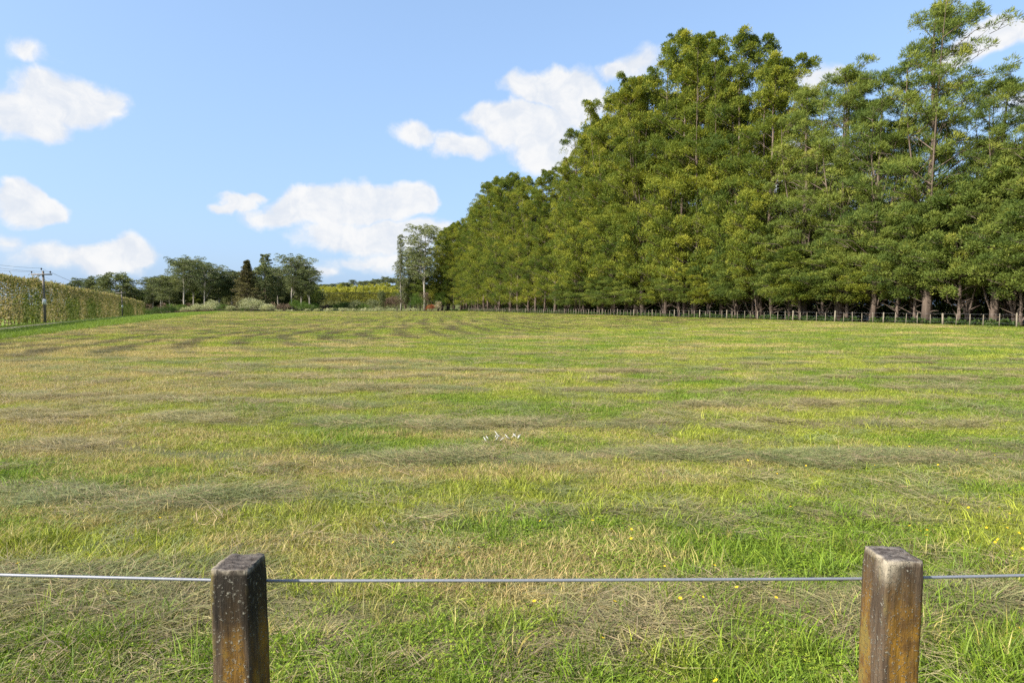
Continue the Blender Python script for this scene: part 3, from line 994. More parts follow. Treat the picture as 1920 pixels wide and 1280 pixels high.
def shrub(name, px, ty, by, w, Yd, mat, label, seed, cat='shrub', group=None, L=.24, W=.11, per=60, lobes=14):
    rng = np.random.default_rng(seed)
    x = at(px, Yd); z0 = float(terrain(x, Yd))
    h = max(.4, zat(ty, Yd) - z0); hw = w / 2 / F * Yd
    th = rng.uniform(0, 2 * PI, lobes); rr_ = np.sqrt(rng.uniform(0, 1, lobes)) * .72
    rad = rng.uniform(.28, .45, lobes) * min(h, hw * 1.3)
    C = np.stack([np.cos(th) * rr_ * hw, np.sin(th) * rr_ * hw * .8, np.maximum(rad * .6, (h - rad) * (1 - rr_ ** 2 * .75) * rng.uniform(.45, 1, lobes))], 1)
    V, Q, T_ = tufts(rng, C, rad, per, L, W, .9)
    st = MB()
    for c in C[:6]:
        st.tube([(0, 0, -.1), tuple(c * .5), tuple(c)], [.06, .04, .012], 4, False)
    root = tag(link(name, None, None, (x, Yd, z0)), label, cat, group)
    link('foliage', mesh_np('shrub_foliage', V, Q, None, [mat], False, {'tint': T_}), root)
    link('stems', st.mesh('shrub_stems', M_BARK), root)
    return root


SH = [
    ('silver_bush', 373, 567, 585, 30, 206, M_SILVER, 'low silvery bush, leftmost of the silver bushes', 40),
    ('silver_bush', 398, 559, 586, 32, 203, M_SILVER, 'upright silvery bush under the sloping pine', 46),
    ('silver_bush', 433, 571, 586, 18, 201, M_SILVER, 'smallest silvery bush, between the upright and the widest one', 24),
    ('silver_bush', 470, 554, 586, 56, 205, M_SILVER, 'widest and tallest silvery bush in front of the bronze conifer', 74),
    ('silver_bush', 503, 566, 586, 28, 202, M_SILVER, 'rounded silvery bush at the right end of the silver bushes', 40),
    ('silver_bush', 350, 573, 587, 26, 205, M_SILVER, 'low grey-green plant beside the reddish brush', 20),
    ('green_shrub', 338, 566, 585, 24, 214, M_SHRUB, 'bright green shrub under the tallest pine', 26),
    ('green_shrub', 553, 557, 583, 26, 212, M_SHRUB, 'bright green shrub at the right end of the pine group', 34),
    ('green_shrub', 572, 563, 583, 34, 208, M_SHRUB, 'rounded dark green shrub below the rightmost pine', 34),
    ('green_shrub', 782, 545, 583, 34, 216, M_SHRUB, 'tall dense green shrub between the poplars and the pale trunk', 50),
    ('green_shrub', 680, 566, 582, 34, 230, M_SHRUB, 'green shrub in front of the shelter hedge', 30),
    ('green_shrub', 655, 563, 582, 34, 236, M_POPLAR, 'pale green bush in front of the shelter hedge', 30),
    ('green_shrub', 628, 568, 582, 40, 234, M_SHRUB, 'wide low green bush at the left foot of the hill', 30),
    ('red_shrub', 808, 567, 583, 16, 207, M_RED, 'small red-leaved shrub beside the shelterbelt end', 16),
    ('blossom_shrub', 822, 562, 583, 20, 209, M_BLOSSOM, 'pale pinkish shrub between the red shrub and the shelterbelt', 16),
    ('bare_shrub', 745, 549, 582, 30, 222, M_BROWN, 'leafless brown shrub left of the poplar', 30),
    ('bare_shrub', 795, 540, 582, 24, 222, M_BROWN, 'leafless brown thicket below the tall open pine', 26),
    ('dry_flax', 534, 566, 583, 34, 210, M_BROWN, 'dry brown flax clump right of the silver bushes', 26),
    ('dry_flax', 382, 581, 589, 50, 196, M_BROWN, 'low reddish brown brush left of the widest silver bush', 26),
    ('dry_flax', 345, 582, 590, 40, 194, M_BROWN, 'low reddish brown brush nearest the left field edge', 22),
    ('green_shrub', 270, 571, 592, 40, 205, M_SHRUB, 'low green shrub at the end of the hedge', 30),
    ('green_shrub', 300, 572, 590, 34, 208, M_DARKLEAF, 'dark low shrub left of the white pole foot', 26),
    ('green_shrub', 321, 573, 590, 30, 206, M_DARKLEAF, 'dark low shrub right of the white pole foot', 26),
]
for q, s_ in enumerate(SH):
    shrub(s_[0], s_[1], s_[2], s_[3], s_[4], s_[5], s_[6], s_[7], 100 + q, lobes=s_[8])
for q, (px, w, h) in enumerate(((597, 20, 578), (617, 26, 576), (643, 28, 576), (662, 20, 578), (684, 30, 577), (709, 32, 575), (733, 22, 577), (772, 32, 576), (545, 22, 580), (522, 22, 580), (577, 16, 579))):
    shrub('low_grey_mound', px, h, 584, w, 200 + rnd.uniform(-1, 2), M_SILVER, 'low pale grey-green mound in the row along the far field edge', 300 + q, 'shrub', 'low grey-green mounds along the far field edge', lobes=12)

for q in range(30):
    px = 262 + q * 11.2 + rnd.uniform(-4, 4)
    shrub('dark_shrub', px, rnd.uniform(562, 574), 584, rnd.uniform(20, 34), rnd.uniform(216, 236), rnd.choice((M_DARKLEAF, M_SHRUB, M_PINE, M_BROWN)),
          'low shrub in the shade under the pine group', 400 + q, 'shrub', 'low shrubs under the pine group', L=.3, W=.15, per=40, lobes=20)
for q, (px, ty, w, m_) in enumerate(((590, 566, 26, M_SHRUB), (612, 569, 24, M_BROWN), (645, 562, 30, M_SHRUB), (668, 560, 28, M_POPLAR), (700, 557, 26, M_POPLAR), (722, 556, 26, M_BROWN), (738, 548, 26, M_BROWN), (762, 548, 22, M_SHRUB), (770, 540, 26, M_BROWN), (800, 530, 26, M_POPLAR), (812, 520, 26, M_ORCHARD), (826, 540, 30, M_SHRUB))):
    shrub('mixed_shrub', px, ty, 584, w, rnd.uniform(228, 250), m_, 'mixed bush in the thicket between the field and the hill', 450 + q, 'shrub', 'bushes in the thicket at the foot of the hill', L=.35, W=.17, per=46, lobes=30)

# ---------------------------------------------------------------- hillside
rng = np.random.default_rng(77)
sh = tag(link('shelter_hedge', None), 'tall brown-green clipped shelter hedge at the foot of the hill', 'hedge')
V, Q, T_ = hedge_mesh(rng, np.array([at(575, 330), 330.]), np.array([at(850, 312), 312.]), 7.2, 2.5, 26, .5, .25)
link('foliage', mesh_np('shelter_foliage', V, Q, None, [M_SHELTER], False, {'tint': T_}), sh)
mb = MB()
a0, b0 = np.array([at(575, 330), 330.]), np.array([at(850, 312), 312.])
for t in np.linspace(0, 1, 30):
    p = a0 + (b0 - a0) * t
    zb = float(terrain(p[0], p[1]))
    mb.tube([(p[0], p[1], zb - .1), (p[0], p[1], zb + 6.5)], [.12, .03], 5)
link('stems', mb.mesh('shelter_stems', M_BARK), sh)


def bush_mesh(seed, mat, r=2.2, h=3.0, L=.55, W=.3, lobes=12, per=40):
    rng = np.random.default_rng(seed)
    th = rng.uniform(0, 2 * PI, lobes); q = np.sqrt(rng.uniform(0, 1, lobes)) * .7
    C = np.stack([np.cos(th) * q * r, np.sin(th) * q * r, rng.uniform(.35, .85, lobes) * h], 1)
    V, Q, T_ = tufts(rng, C, rng.uniform(.35, .5, lobes) * r, per, L, W, .9)
    st = MB(); st.tube([(0, 0, -.3), (0, 0, h * .6)], [.12, .05], 5)
    return st.mesh('trunk', M_BARK), mesh_np('crown', V, Q, None, [mat], False, {'tint': T_}), h


ORCH = [bush_mesh(1, M_ORCHARD), bush_mesh(2, M_ORCHARD)]
RIDGE = [PINES[0], PINES[2], ROUND]
for r_, Yd in enumerate((372, 392, 412, 434, 458, 484, 512)):
    for px in np.arange(585 + (r_ % 2) * 5, 850, 3000 / Yd * 1.75):
        x = at(px + rnd.uniform(-1, 1), Yd)
        place_tree(rnd.choice(ORCH), 'orchard_tree', x, Yd + rnd.uniform(-2, 2), rnd.uniform(2.6, 5.8), rnd.uniform(0, 6), 'yellow-green orchard tree in the rows on the hillside', 'tree', 'orchard trees on the hillside', 1.15)
for q in range(34):
    px = 560 + q * 7.4 + rnd.uniform(-3, 3)
    Yd = rnd.uniform(560, 640)
    x = at(px, Yd)
    topy = np.interp(px, [560, 600, 640, 660, 690, 720, 760, 800], [548, 541, 533, 526, 531, 522, 520, 522]) + rnd.uniform(-2, 5)
    H = max(5.0, zat(topy, Yd) - float(terrain(x, Yd)))
    place_tree(rnd.choice(RIDGE), 'ridge_tree', x, Yd, H, rnd.uniform(0, 6), 'dark tree on the skyline of the hill', 'tree', 'dark trees along the hill ridge', .75)
for q in range(52):      # low tree line left of the hill and behind the pines
    px = 240 + q * 6.8 + rnd.uniform(-3, 3)
    Yd = rnd.uniform(252, 292)
    x = at(px, Yd)
    H = zat(rnd.uniform(524, 548) if 290 < px < 590 else rnd.uniform(546, 560), Yd) - float(terrain(x, Yd))
    place_tree(rnd.choice((PINES[2], ROUND, ROUND, SHORT[0])), 'background_tree', x, Yd, H, rnd.uniform(0, 6), 'dark distant tree filling in behind the pine group', 'tree', 'distant trees behind the pine group', .95)

# ---------------------------------------------------------------- power poles and wires
def power_pole(px, Yd, top_y, base_y, mat, label, sign=True, white_low=False):
    x = at(px, Yd); z0 = zat(base_y, Yd); z0 = float(terrain(x, Yd))
    h = zat(top_y, Yd) - z0
    root = tag(link('power_pole', None, None, (x, Yd, z0)), label, 'power pole', 'power poles along the hedge')
    mb = MB(); mb.tube([(0, 0, -.2), (0, 0, h * .5), (0, 0, h)], [.14, .12, .10], 10)
    link('pole', mb.mesh('pole', mat, True), root)
    mb = MB(); mb.box((-.05, -.16, h - .38), (2.1, .11, .13))
    link('crossarm', mb.mesh('crossarm', M_POLE), root)
    for q in (-1.0, -.0, .9):
        mb = MB()
        zz = h - .3 if q else h + .02
        mb.tube([(q - .05, -.16, zz - .02), (q - .05, -.16, zz + .08), (q - .05, -.16, zz + .1), (q - .05, -.16, zz + .24), (q - .05, -.16, zz + .27)], [.02, .02, .075, .06, .03], 8)
        link('insulator', mb.mesh('insulator', M_INSUL, True), root)
    if sign:
        mb = MB(); mb.tube([(0, 0, h * .36), (0, 0, h * .36 + .55)], [.185, .18], 10)
        link('marker_band', mb.mesh('marker_band', M_WHITE, True), root)
    return np.array([x, Yd, z0 + h])


t1 = power_pole(84.6, 65.5, 508, 607, M_POLE, 'nearest grey timber power pole with crossarm and white band, before the hedge')
t2 = power_pole(230, 133, 546, 596, M_POLE, 'second timber power pole standing towards the far end of the hedge')
t3 = power_pole(312, 300, 559, 579, M_WHITE, 'pale far power pole standing in front of the pines', False)
t0 = t1 + (t1 - t2) * .9 ; t0[2] = t1[2] + .3
for q, off in enumerate((-1.05, -.05, .85)):
    mb = MB()
    for a, b in ((t0, t1), (t1, t2), (t2, t3)):
        pts = []
        for u in np.linspace(0, 1, 14):
            p = a + (b - a) * u + np.array([off, -.16, (-.1 if off != -.05 else .25) - 4 * u * (1 - u) * .9])
            pts.append(p)
        mb.tube(pts, [.009] * 14, 4, False)
    w = link('overhead_wire', mb.mesh('overhead_wire', M_POLE))
    tag(w, ('left', 'middle', 'right')[q] + ' of the three overhead wires strung between the power poles', 'wire', 'overhead wires')

# ---------------------------------------------------------------- grass (geometry-node scatter over the ground)
def blade_set(rng, n, rad, h, w, lean, lying=False, wave=.3, bias=0.0):
    """n blades: quad + tip triangle each"""
    V, Q, T, tint = [], [], [], []
    for q in range(n):
        r_ = rad * math.sqrt(rng.uniform()); th = rng.uniform(0, 2 * PI)
        p = np.array([r_ * math.cos(th), r_ * math.sin(th), 0.0])
        hh = h * rng.uniform(.55, 1.25)
        if lying:
            aa = rng.normal(0, .75) + (PI if rng.uniform() < .5 else 0) + bias
            d = np.array([math.cos(aa), math.sin(aa), rng.uniform(-.05, .22)])
            p[2] = rng.uniform(.004, .05)
            p1 = p + d * hh * .5 + np.array([0, 0, rng.uniform(0, .02)])
            p2 = p1 + (d + rng.normal(0, .3, 3) * np.array([1, 1, .5]) - np.array([0, 0, .15])) * hh * .5
            p2[2] = max(p2[2], .003)
            s = np.array([-d[1], d[0], rng.uniform(-.6, .6)])
        else:
            aa = rng.uniform(0, 2 * PI)
            ll = lean * rng.uniform(.2, 1.3)
            d = np.array([math.cos(aa) * ll, math.sin(aa) * ll, 1.0]); d /= np.linalg.norm(d)
            p1 = p + d * hh * .55
            d2 = np.array([math.cos(aa) * ll * 2.6, math.sin(aa) * ll * 2.6, .8]); d2 /= np.linalg.norm(d2)
            p2 = p1 + d2 * hh * .5
            a2 = rng.uniform(0, PI)
            s = np.array([math.cos(a2), math.sin(a2), 0])
        s = s / np.linalg.norm(s) * w * rng.uniform(.6, 1.3)
        b = len(V)
        V += [p - s * .5, p + s * .5, p1 + s * .42, p1 - s * .42, p2]
        Q.append((b, b + 1, b + 2, b + 3)); T.append((b + 3, b + 2, b + 4))
        tt = rng.uniform(); tint += [tt] * 5
    return V, Q, T, tint


def leaf_set(rng, n, rad, h, size):
    V, Q, tint = [], [], []
    for q in range(n):
        r_ = rad * math.sqrt(rng.uniform()); th = rng.uniform(0, 2 * PI)
        c = np.array([r_ * math.cos(th), r_ * math.sin(th), h * rng.uniform(.35, 1.1)])
        tt = rng.uniform()
        for l in range(3):
            a = l * 2.1 + rng.uniform(-.2, .2) + q
            d = np.array([math.cos(a), math.sin(a), rng.uniform(-.1, .5)]) * size
            s = np.array([-math.sin(a), math.cos(a), rng.uniform(-.3, .3)]) * size * .45
            b = len(V)
            V += [c, c + d * .6 + s, c + d, c + d * .6 - s]
            Q.append((b, b + 1, b + 2, b + 3)); tint += [tt] * 4
    return V, Q, tint


proto_col = bpy.data.collections.new('grass_prototypes')
rng = np.random.default_rng(2)


def proto(name, V, Q, T, tint):
    me = mesh_np(name, np.array(V), Q, T, [M_GRASS], False, {'tint': tint})
    o = bpy.data.objects.new(name, me)
    return o


P_GREEN = [proto('green_tuft', *blade_set(rng, 40, .085, .056, .0046, .75)) for _ in range(3)]
P_STRAW = [proto('straw_tuft', *blade_set(rng, 44, .09, .062, .0034, .70)) for _ in range(2)]
P_HAY = [proto('hay_mat', *blade_set(rng, 64, .15, .21, .0034, 0, True)) for _ in range(3)]
P_TALL = [proto('tall_tuft', *blade_set(rng, 30, .08, .15, .0048, .75)) for _ in range(2)]
_v, _q, _t = leaf_set(rng, 36, .09, .040, .011)
P_CLOVER = [proto('clover_patch', _v, _q, None, _t)]
PROTOS = P_GREEN + P_STRAW + P_HAY + P_TALL + P_CLOVER
# index: 0-2 green, 3-4 straw, 5-7 hay, 8-9 tall, 10 clover


def band(rng, y0, y1, dens, ang=1.02):
    """random points in the ring sector between two distances"""
    area = ang * (y1 * y1 - y0 * y0)     # full angle 2*ang /2
    n = int(area * dens)
    r = np.sqrt(rng.uniform(y0 * y0, y1 * y1, n)); a = rng.uniform(-ang, ang, n)
    return r * np.sin(a), r * np.cos(a)


bands = [(1.3, 4.5, 700, 1.0), (4.5, 8, 520, 1.0), (8, 14, 300, 1.2), (14, 24, 130, 1.55), (24, 42, 52, 2.1), (42, 80, 17.0, 3.0), (80, 150, 4.2, 4.4), (150, 205, 1.6, 5.6)]
PX, PY, SC, SZ, ID, COL = [], [], [], [], [], []
rng = np.random.default_rng(3)
C_GREEN = np.array([.135, .215, .018]); C_GREEN2 = np.array([.265, .300, .036]); C_STRAW = np.array([.43, .365, .165]); C_HAY = np.array([.30, .27, .135]); C_HAYG = np.array([.215, .245, .100]); C_BROWNHAY = np.array([.32, .25, .16])
for (y0, y1, dens, sc_) in bands:
    x, y = band(rng, y0, y1, dens)
    keep = (edge_d(x, y) < -.2) & (belt_d(x, y) < -.1) & (y > .3) & (y < 203)
    x, y = x[keep], y[keep]
    n = len(x)
    u = rng.uniform(0, 1, n)
    rm = row_mask(x + rng.normal(0, .06, n), y + rng.normal(0, .06, n))
    patch = sstep(fbm(x * .35, y * .6, 41, 4), .40, .60)
    vert = sstep(y - (.99 * x + .13 * y + 29), -2, 8)
    hay = rm * (patch * .66 + .14) * (1 - .62 * sstep(y, 6, 22)) * (1 - vert) + rm * .62 * vert * (.45 + .55 * sstep(x, -45, -18)) + .05
    st = straw_amount(x, y)
    lushr = sstep(fbm(x * .5 + 3, y * .7, 61, 3) + .12 * sstep(x / (y + 2), 0, .7), .42, .64)
    is_hay = u < hay
    is_straw = (~is_hay) & (rng.uniform(0, 1, n) < st * (.58 + .25 * sstep(y, 8, 20)) + .06 + .05 * sstep(y, 8, 20))
    idx = rng.integers(0, 3, n)
    idx = np.where(is_straw, rng.integers(3, 5, n), idx)
    idx = np.where(is_hay & ((y < 20) | (rng.uniform(0, 1, n) < .35)), rng.integers(5, 8, n), idx)
    near = y < 16
    clover = near & (~is_hay) & (~is_straw) & (rng.uniform(0, 1, n) < .22 * lushr + .03)
    idx = np.where(clover, 10, idx)
    tn = fbm(x * .9, y * .9, 90, 2)
    tall = near & (~is_hay) & (~clover) & (rng.uniform(0, 1, n) < .012 + .16 * sstep(tn, .62, .74) * (y < 8) + .08 * (y < 4.4) + .03 * (y < 7))
    idx = np.where(tall, rng.integers(8, 10, n), idx)
    t = np.clip(lushr + rng.normal(0, .22, n), 0, 1)[:, None]
    cg = C_GREEN2 * (1 - t) + C_GREEN * t
    cs = C_STRAW * rng.uniform(.66, 1.15, (n, 1)) * np.where(rng.uniform(0, 1, (n, 1)) < .35, np.array([[1.0, .90, .86]]), np.array([[1., 1., 1.]]))
    cs = cs * (1 - .35 * (1 - st[:, None])) + C_GREEN2 * .35 * (1 - st[:, None])
    hg = sstep(fbm(x * .4 + 9, y * .4, 33, 3) + rng.normal(0, .08, n), .40, .62)[:, None]
    ch = (C_HAY * (1 - hg) + C_HAYG * hg)
    bh = (rng.uniform(0, 1, n) < .25)[:, None]
    ch = np.where(bh, C_BROWNHAY, ch)
    ch = ch * (1 - vert[:, None] * .9) + np.array([.115, .095, .050]) * vert[:, None] * .9
    ch = ch * rng.uniform(.7, 1.2, (n, 1))
    c = np.where(is_hay[:, None], ch, np.where(is_straw[:, None], cs, cg * rng.uniform(.75, 1.25, (n, 1))))
    SZF = np.where(tall & (st > .3), .62, 1.0)
    c = np.where(tall[:, None] & (st[:, None] > .3), cs, c)
    big = (.80 + .4 * rng.uniform(0, 1, n))
    hn = .65 + .7 * fbm(x * .8, y * .8, 71, 3)
    zs = np.where(is_hay, .42 + .75 * sstep(fbm(x * 1.6, y * 2.2, 88, 3), .35, .7), hn * SZF) * (sc_ ** .55)
    PX.append(x); PY.append(y); SC.append(big * sc_); SZ.append(zs * big); ID.append(idx); COL.append(c)
# unmown strip along the left edge of the field, and rough grass under the far fence
for (y0, y1, dens, sc_) in ((20, 45, 12, 2.6), (45, 90, 7, 3.6), (90, 215, 2.4, 6.5)):
    x, y = band(rng, y0, y1, dens, 1.1)
    d = edge_d(x, y)
    hd = (x - HEDGE_A[0]) * HN[0] + (y - HEDGE_A[1]) * HN[1]
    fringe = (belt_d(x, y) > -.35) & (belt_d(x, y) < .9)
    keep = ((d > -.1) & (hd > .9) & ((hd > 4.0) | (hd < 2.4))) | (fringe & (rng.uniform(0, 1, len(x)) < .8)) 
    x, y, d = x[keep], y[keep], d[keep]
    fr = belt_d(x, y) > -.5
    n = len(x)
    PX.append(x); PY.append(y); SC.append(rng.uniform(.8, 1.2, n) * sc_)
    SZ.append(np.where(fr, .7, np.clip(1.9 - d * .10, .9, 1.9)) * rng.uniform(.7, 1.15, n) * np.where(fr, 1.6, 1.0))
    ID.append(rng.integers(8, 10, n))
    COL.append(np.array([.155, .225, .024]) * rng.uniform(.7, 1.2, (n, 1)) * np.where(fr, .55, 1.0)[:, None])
PX, PY, SC, SZ, ID, COL = (np.concatenate(a) for a in (PX, PY, SC, SZ, ID, COL))
n = len(PX)
print('grass instances', n)
PZ = terrain(PX, PY) - .004
ROT = np.zeros((n, 3)); ROT[:, 2] = rng.uniform(0, 2 * PI, n)
hayi = (ID >= 5) & (ID <= 7)
ROT[hayi, 2] = (fbm(PX * .9, PY * .9, 123, 2)[hayi] - .5) * 4.2 + rng.normal(0, .45, hayi.sum()) + (rng.integers(0, 2, hayi.sum()) * PI)
SCV = np.stack([SC, SC, SZ], 1)


def scatter(name, sel, protos, label, cat):
    me = mesh_np(name, np.stack([PX, PY, PZ], 1)[sel], None, None, [M_GRASS], False, {'rot': ROT[sel], 'scl': SCV[sel], 'col': COL[sel]})
    idm = me.attributes.new('pick', 'INT', 'POINT')
    idm.data.foreach_set('value', ID[sel].astype(np.int32))
    o = link(name, me)
    tag(o, label, cat, kind='stuff')
    ng = bpy.data.node_groups.new(name + '_scatter', 'GeometryNodeTree')
    ng.interface.new_socket('Geometry', in_out='INPUT', socket_type='NodeSocketGeometry')
    ng.interface.new_socket('Geometry', in_out='OUTPUT', socket_type='NodeSocketGeometry')
    N, Lk = ng.nodes, ng.links
    gi, go = N.new('NodeGroupInput'), N.new('NodeGroupOutput')
    join = N.new('GeometryNodeGeometryToInstance')
    for pidx in reversed(range(len(protos))):
        oi = N.new('GeometryNodeObjectInfo')
        oi.inputs['Object'].default_value = protos[pidx]
        oi.inputs['As Instance'].default_value = False
        Lk.new(oi.outputs['Geometry'], join.inputs[0])
    iop = N.new('GeometryNodeInstanceOnPoints')

    def attr(nm, dt):
        nd = N.new('GeometryNodeInputNamedAttribute')
        nd.data_type = dt
        nd.inputs['Name'].default_value = nm
        return nd.outputs['Attribute']
    Lk.new(gi.outputs[0], iop.inputs['Points'])
    Lk.new(join.outputs[0], iop.inputs['Instance'])
    iop.inputs['Pick Instance'].default_value = True
    Lk.new(attr('pick', 'INT'), iop.inputs['Instance Index'])
    Lk.new(attr('rot', 'FLOAT_VECTOR'), iop.inputs['Rotation'])
    Lk.new(attr('scl', 'FLOAT_VECTOR'), iop.inputs['Scale'])
    Lk.new(iop.outputs[0], go.inputs[0])
    md = o.modifiers.new('scatter', 'NODES')
    md.node_group = ng
    return o


scatter('grass', np.ones(n, bool), PROTOS, 'mown grass, stubble, clover and lying hay covering the field', 'grass')

# ---------------------------------------------------------------- flowers
def flower_mesh(seed, col_mat):
    rng = np.random.default_rng(seed)
    mb = MB()
    mb.tube([(0, 0, 0), (.01, 0, .05), (.005, .005, .10)], [.0022, .0018, .0015], 4, False)
    V = [np.vstack(mb.V)]; Q = [np.vstack(mb.Q)]
    nq = len(Q[0])
    b = mb.n
    VV, QQ = [], []
    for l in range(7):
        a = l / 7 * 2 * PI
        d = np.array([math.cos(a), math.sin(a), .35]) * .0135; s = np.array([-math.sin(a), math.cos(a), 0]) * .0055
        c = np.array([.005, .005, .10])
        k = b + len(VV)
        VV += [c, c + d * .6 + s, c + d, c + d * .6 - s]; QQ.append((k, k + 1, k + 2, k + 3))
    me = mesh_np('yellow_flower', np.vstack([V[0], VV]), np.vstack([Q[0], QQ]), None, [MATS['flower_stem'], col_mat])
    mi = np.zeros(len(me.polygons), np.int32); mi[nq:] = 1
    me.polygons.foreach_set('material_index', mi)
    return me


rough_mat('flower_stem', [(0.3, (.08, .14, .02)), (0.7, (.12, .19, .03))], 20)
M_YELLOW = rough_mat('yellow_petals', [(0.3, (.55, .34, .01)), (0.7, (.72, .50, .02))], 60, bump=0)
M_FEATHERW = rough_mat('white_feather', [(0.3, (.30, .29, .26)), (0.7, (.48, .47, .44))], 40, bump=.1)
FL = [flower_mesh(1, M_YELLOW), flower_mesh(2, M_YELLOW)]
FPX = [(827, 1018), (846, 1030), (1026, 979), (1043, 977), (908, 988), (1390, 1104), (1450, 1122), (1334, 1197), (1009, 1129), (1142, 1136), (1717, 990),
       (1722, 998), (1738, 995), (1756, 990), (1883, 991), (1898, 996), (1866, 1010), (1890, 1011), (1912, 1033), (1901, 968), (1822, 954), (1765, 873),
       (1770, 868), (1632, 882), (1626, 868), (1485, 953), (1421, 938), (1422, 925), (1900, 1184), (1895, 1205), (1370, 1276), (1700, 838), (1565, 880),
       (1612, 889), (1510, 870), (1640, 905), (1850, 850), (1690, 862), (1352, 991), (1330, 1060), (1160, 985), (1180, 990), (1190, 1004), (790, 1004),
       (755, 1014), (735, 948), (742, 876), (892, 928), (1106, 981), (92, 1047), (46, 1057), (293, 977), (588, 1020), (6, 1226), (1120, 1203), (1272, 1116),
       (1300, 1117), (1248, 1062), (1568, 856), (1455, 890), (1395, 860), (1168, 821), (1805, 845), (1745, 1008), (1850, 985), (1872, 955), (1676, 1042), (1560, 930)]
for q, (px, py) in enumerate(FPX):
    dd = pix_dir(px, py)
    t = (EYE - .09) / -dd.z
    x, y = dd.x * t, dd.y * t
    o = link('yellow_flower', FL[q % 2], None, (x, y, -.01 + rnd.uniform(0, .02)))
    o.rotation_euler = (rnd.uniform(-.2, .7), rnd.uniform(-.6, .6), rnd.uniform(-3, 3))
    s = (.85 if y < 6 else .85 + (y - 6) * .05) * rnd.uniform(.6, 1.15)
    o.scale = (s, s, 1.05)
    tag(o, 'small yellow flower standing in the mown grass', 'flower', 'yellow flowers in the grass')

# little heap of white feathery stalks on the cut grass
fr = tag(link('white_plume', None, None, (at(945, 7.62), 7.62, 0)), 'small scatter of white feathery plumes lying on the cut grass at mid field', 'plume')
for q in range(11):
    a = rnd.uniform(-.3, .5) + (PI if rnd.random() < .4 else 0)
    l = rnd.uniform(.03, .08)
    x0, y0 = rnd.uniform(-.22, .2), rnd.uniform(-.14, .14)
    mb = MB()
    mb.tube([(x0, y0, .055), (x0 + math.cos(a) * l * .5, y0 + .02, .075), (x0 + math.cos(a) * l, y0 + .03, .08 + l * rnd.uniform(.1, .7))], [.003, .0075, .002], 5)
    link('plume', mb.mesh('plume', M_FEATHERW, True), fr)

# ---------------------------------------------------------------- near fence
def post_material():
    m, gg, o = new_mat('lichened_post_timber')
    tcn = gg.node('ShaderNodeTexCoord')
    oi = gg.node('ShaderNodeObjectInfo')
    P = gg.v('ADD', tcn.outputs['Object'], gg.v('MULTIPLY', oi.outputs['Location'], (1, 1, 1)))
    s = gg.node('ShaderNodeSeparateXYZ'); gg.l.new(tcn.outputs['Object'], s.inputs[0])
    z = s.outputs[2]
    st = gg.v('MULTIPLY', P, (1, 1, .09))
    grain = gg.noise(st, 95, 5, .7)
    grain2 = gg.noise(st, 30, 4, .6)
    spot = gg.noise(P, 115, 3, .7)
    spot2 = gg.noise(gg.v('MULTIPLY', P, (1, 1, .6)), 26, 5, .7)
    blot = gg.noise(gg.v('MULTIPLY', P, (1, 1, .32)), 13, 4, .6)
    wood = gg.mix(gg.ss(grain, .35, .65), (.045, .030, .020), (.105, .075, .048))
    z01 = gg.node('ShaderNodeAttribute', attribute_name='dark')
    dark = gg.mix(gg.m('MULTIPLY', gg.ss(blot, .72, .46), z01.outputs['Fac'], None, True), wood, gg.mix(grain, (.010, .009, .008), (.030, .024, .018)))
    # orange lichen in vertical runs, mostly lower down
    run = gg.noise(gg.v('MULTIPLY', P, (1, 1, .13)), 21, 3, .5)
    low = gg.ss(z, 1.0, .84)
    orange = gg.m('MULTIPLY', gg.m('MULTIPLY', gg.ss(run, .44, .58), low), gg.m('MULTIPLY_ADD', z01.outputs['Fac'], -.85, 1.0))
    col = gg.mix(gg.m('MULTIPLY', orange, .8), dark, gg.mix(gg.ss(spot2, .35, .65), (.085, .042, .008), (.25, .13, .010)))
    # pale grey-green lichen speckle
    gs = gg.m('MULTIPLY', gg.ss(spot, .54, .66), gg.ss(spot2, .36, .56))
    col = gg.mix(gg.m('MULTIPLY', gs, .8), col, (.25, .235, .19))
    moss = gg.m('MULTIPLY', gg.ss(blot, .50, .62), gg.ss(spot2, .42, .56))
    col = gg.mix(gg.m('MULTIPLY', moss, .7), col, (.135, .115, .035))
    # cut end and worn arrises are bare grey timber
    geo = gg.node('ShaderNodeNewGeometry')
    sn = gg.node('ShaderNodeSeparateXYZ'); gg.l.new(geo.outputs['True Normal'], sn.inputs[0])
    topm = gg.ss(sn.outputs[2], .45, .8)
    ends = gg.noise(gg.v('MULTIPLY', P, (.35, 1, 1)), 90, 4, .7)
    endc = gg.mix(gg.ss(ends, .33, .68), (.045, .036, .03), (.21, .185, .16))
    endc = gg.mix(gg.m('MULTIPLY', z01.outputs['Fac'], .6), endc, (.035, .028, .024))
    col = gg.mix(topm, col, endc)
    att = gg.node('ShaderNodeAttribute', attribute_name='worn')
    col = gg.mix(gg.m('MULTIPLY', att.outputs['Fac'], gg.ss(spot2, .30, .52)), col, (.27, .235, .175))
    pb = gg.node('ShaderNodeBsdfPrincipled')
    gg.l.new(col, pb.inputs['Base Color'])
    pb.inputs['Roughness'].default_value = .92
    pb.inputs['Specular IOR Level'].default_value = .15
    bp = gg.node('ShaderNodeBump')
    bp.inputs['Strength'].default_value = .9
    bp.inputs['Distance'].default_value = .004
    gg.l.new(gg.m('ADD', grain, gg.m('ADD', grain2, gs)), bp.inputs['Height'])
    gg.l.new(bp.outputs[0], pb.inputs['Normal'])
    gg.l.new(pb.outputs[0], o.inputs[0])
    return m


M_POST = post_material()


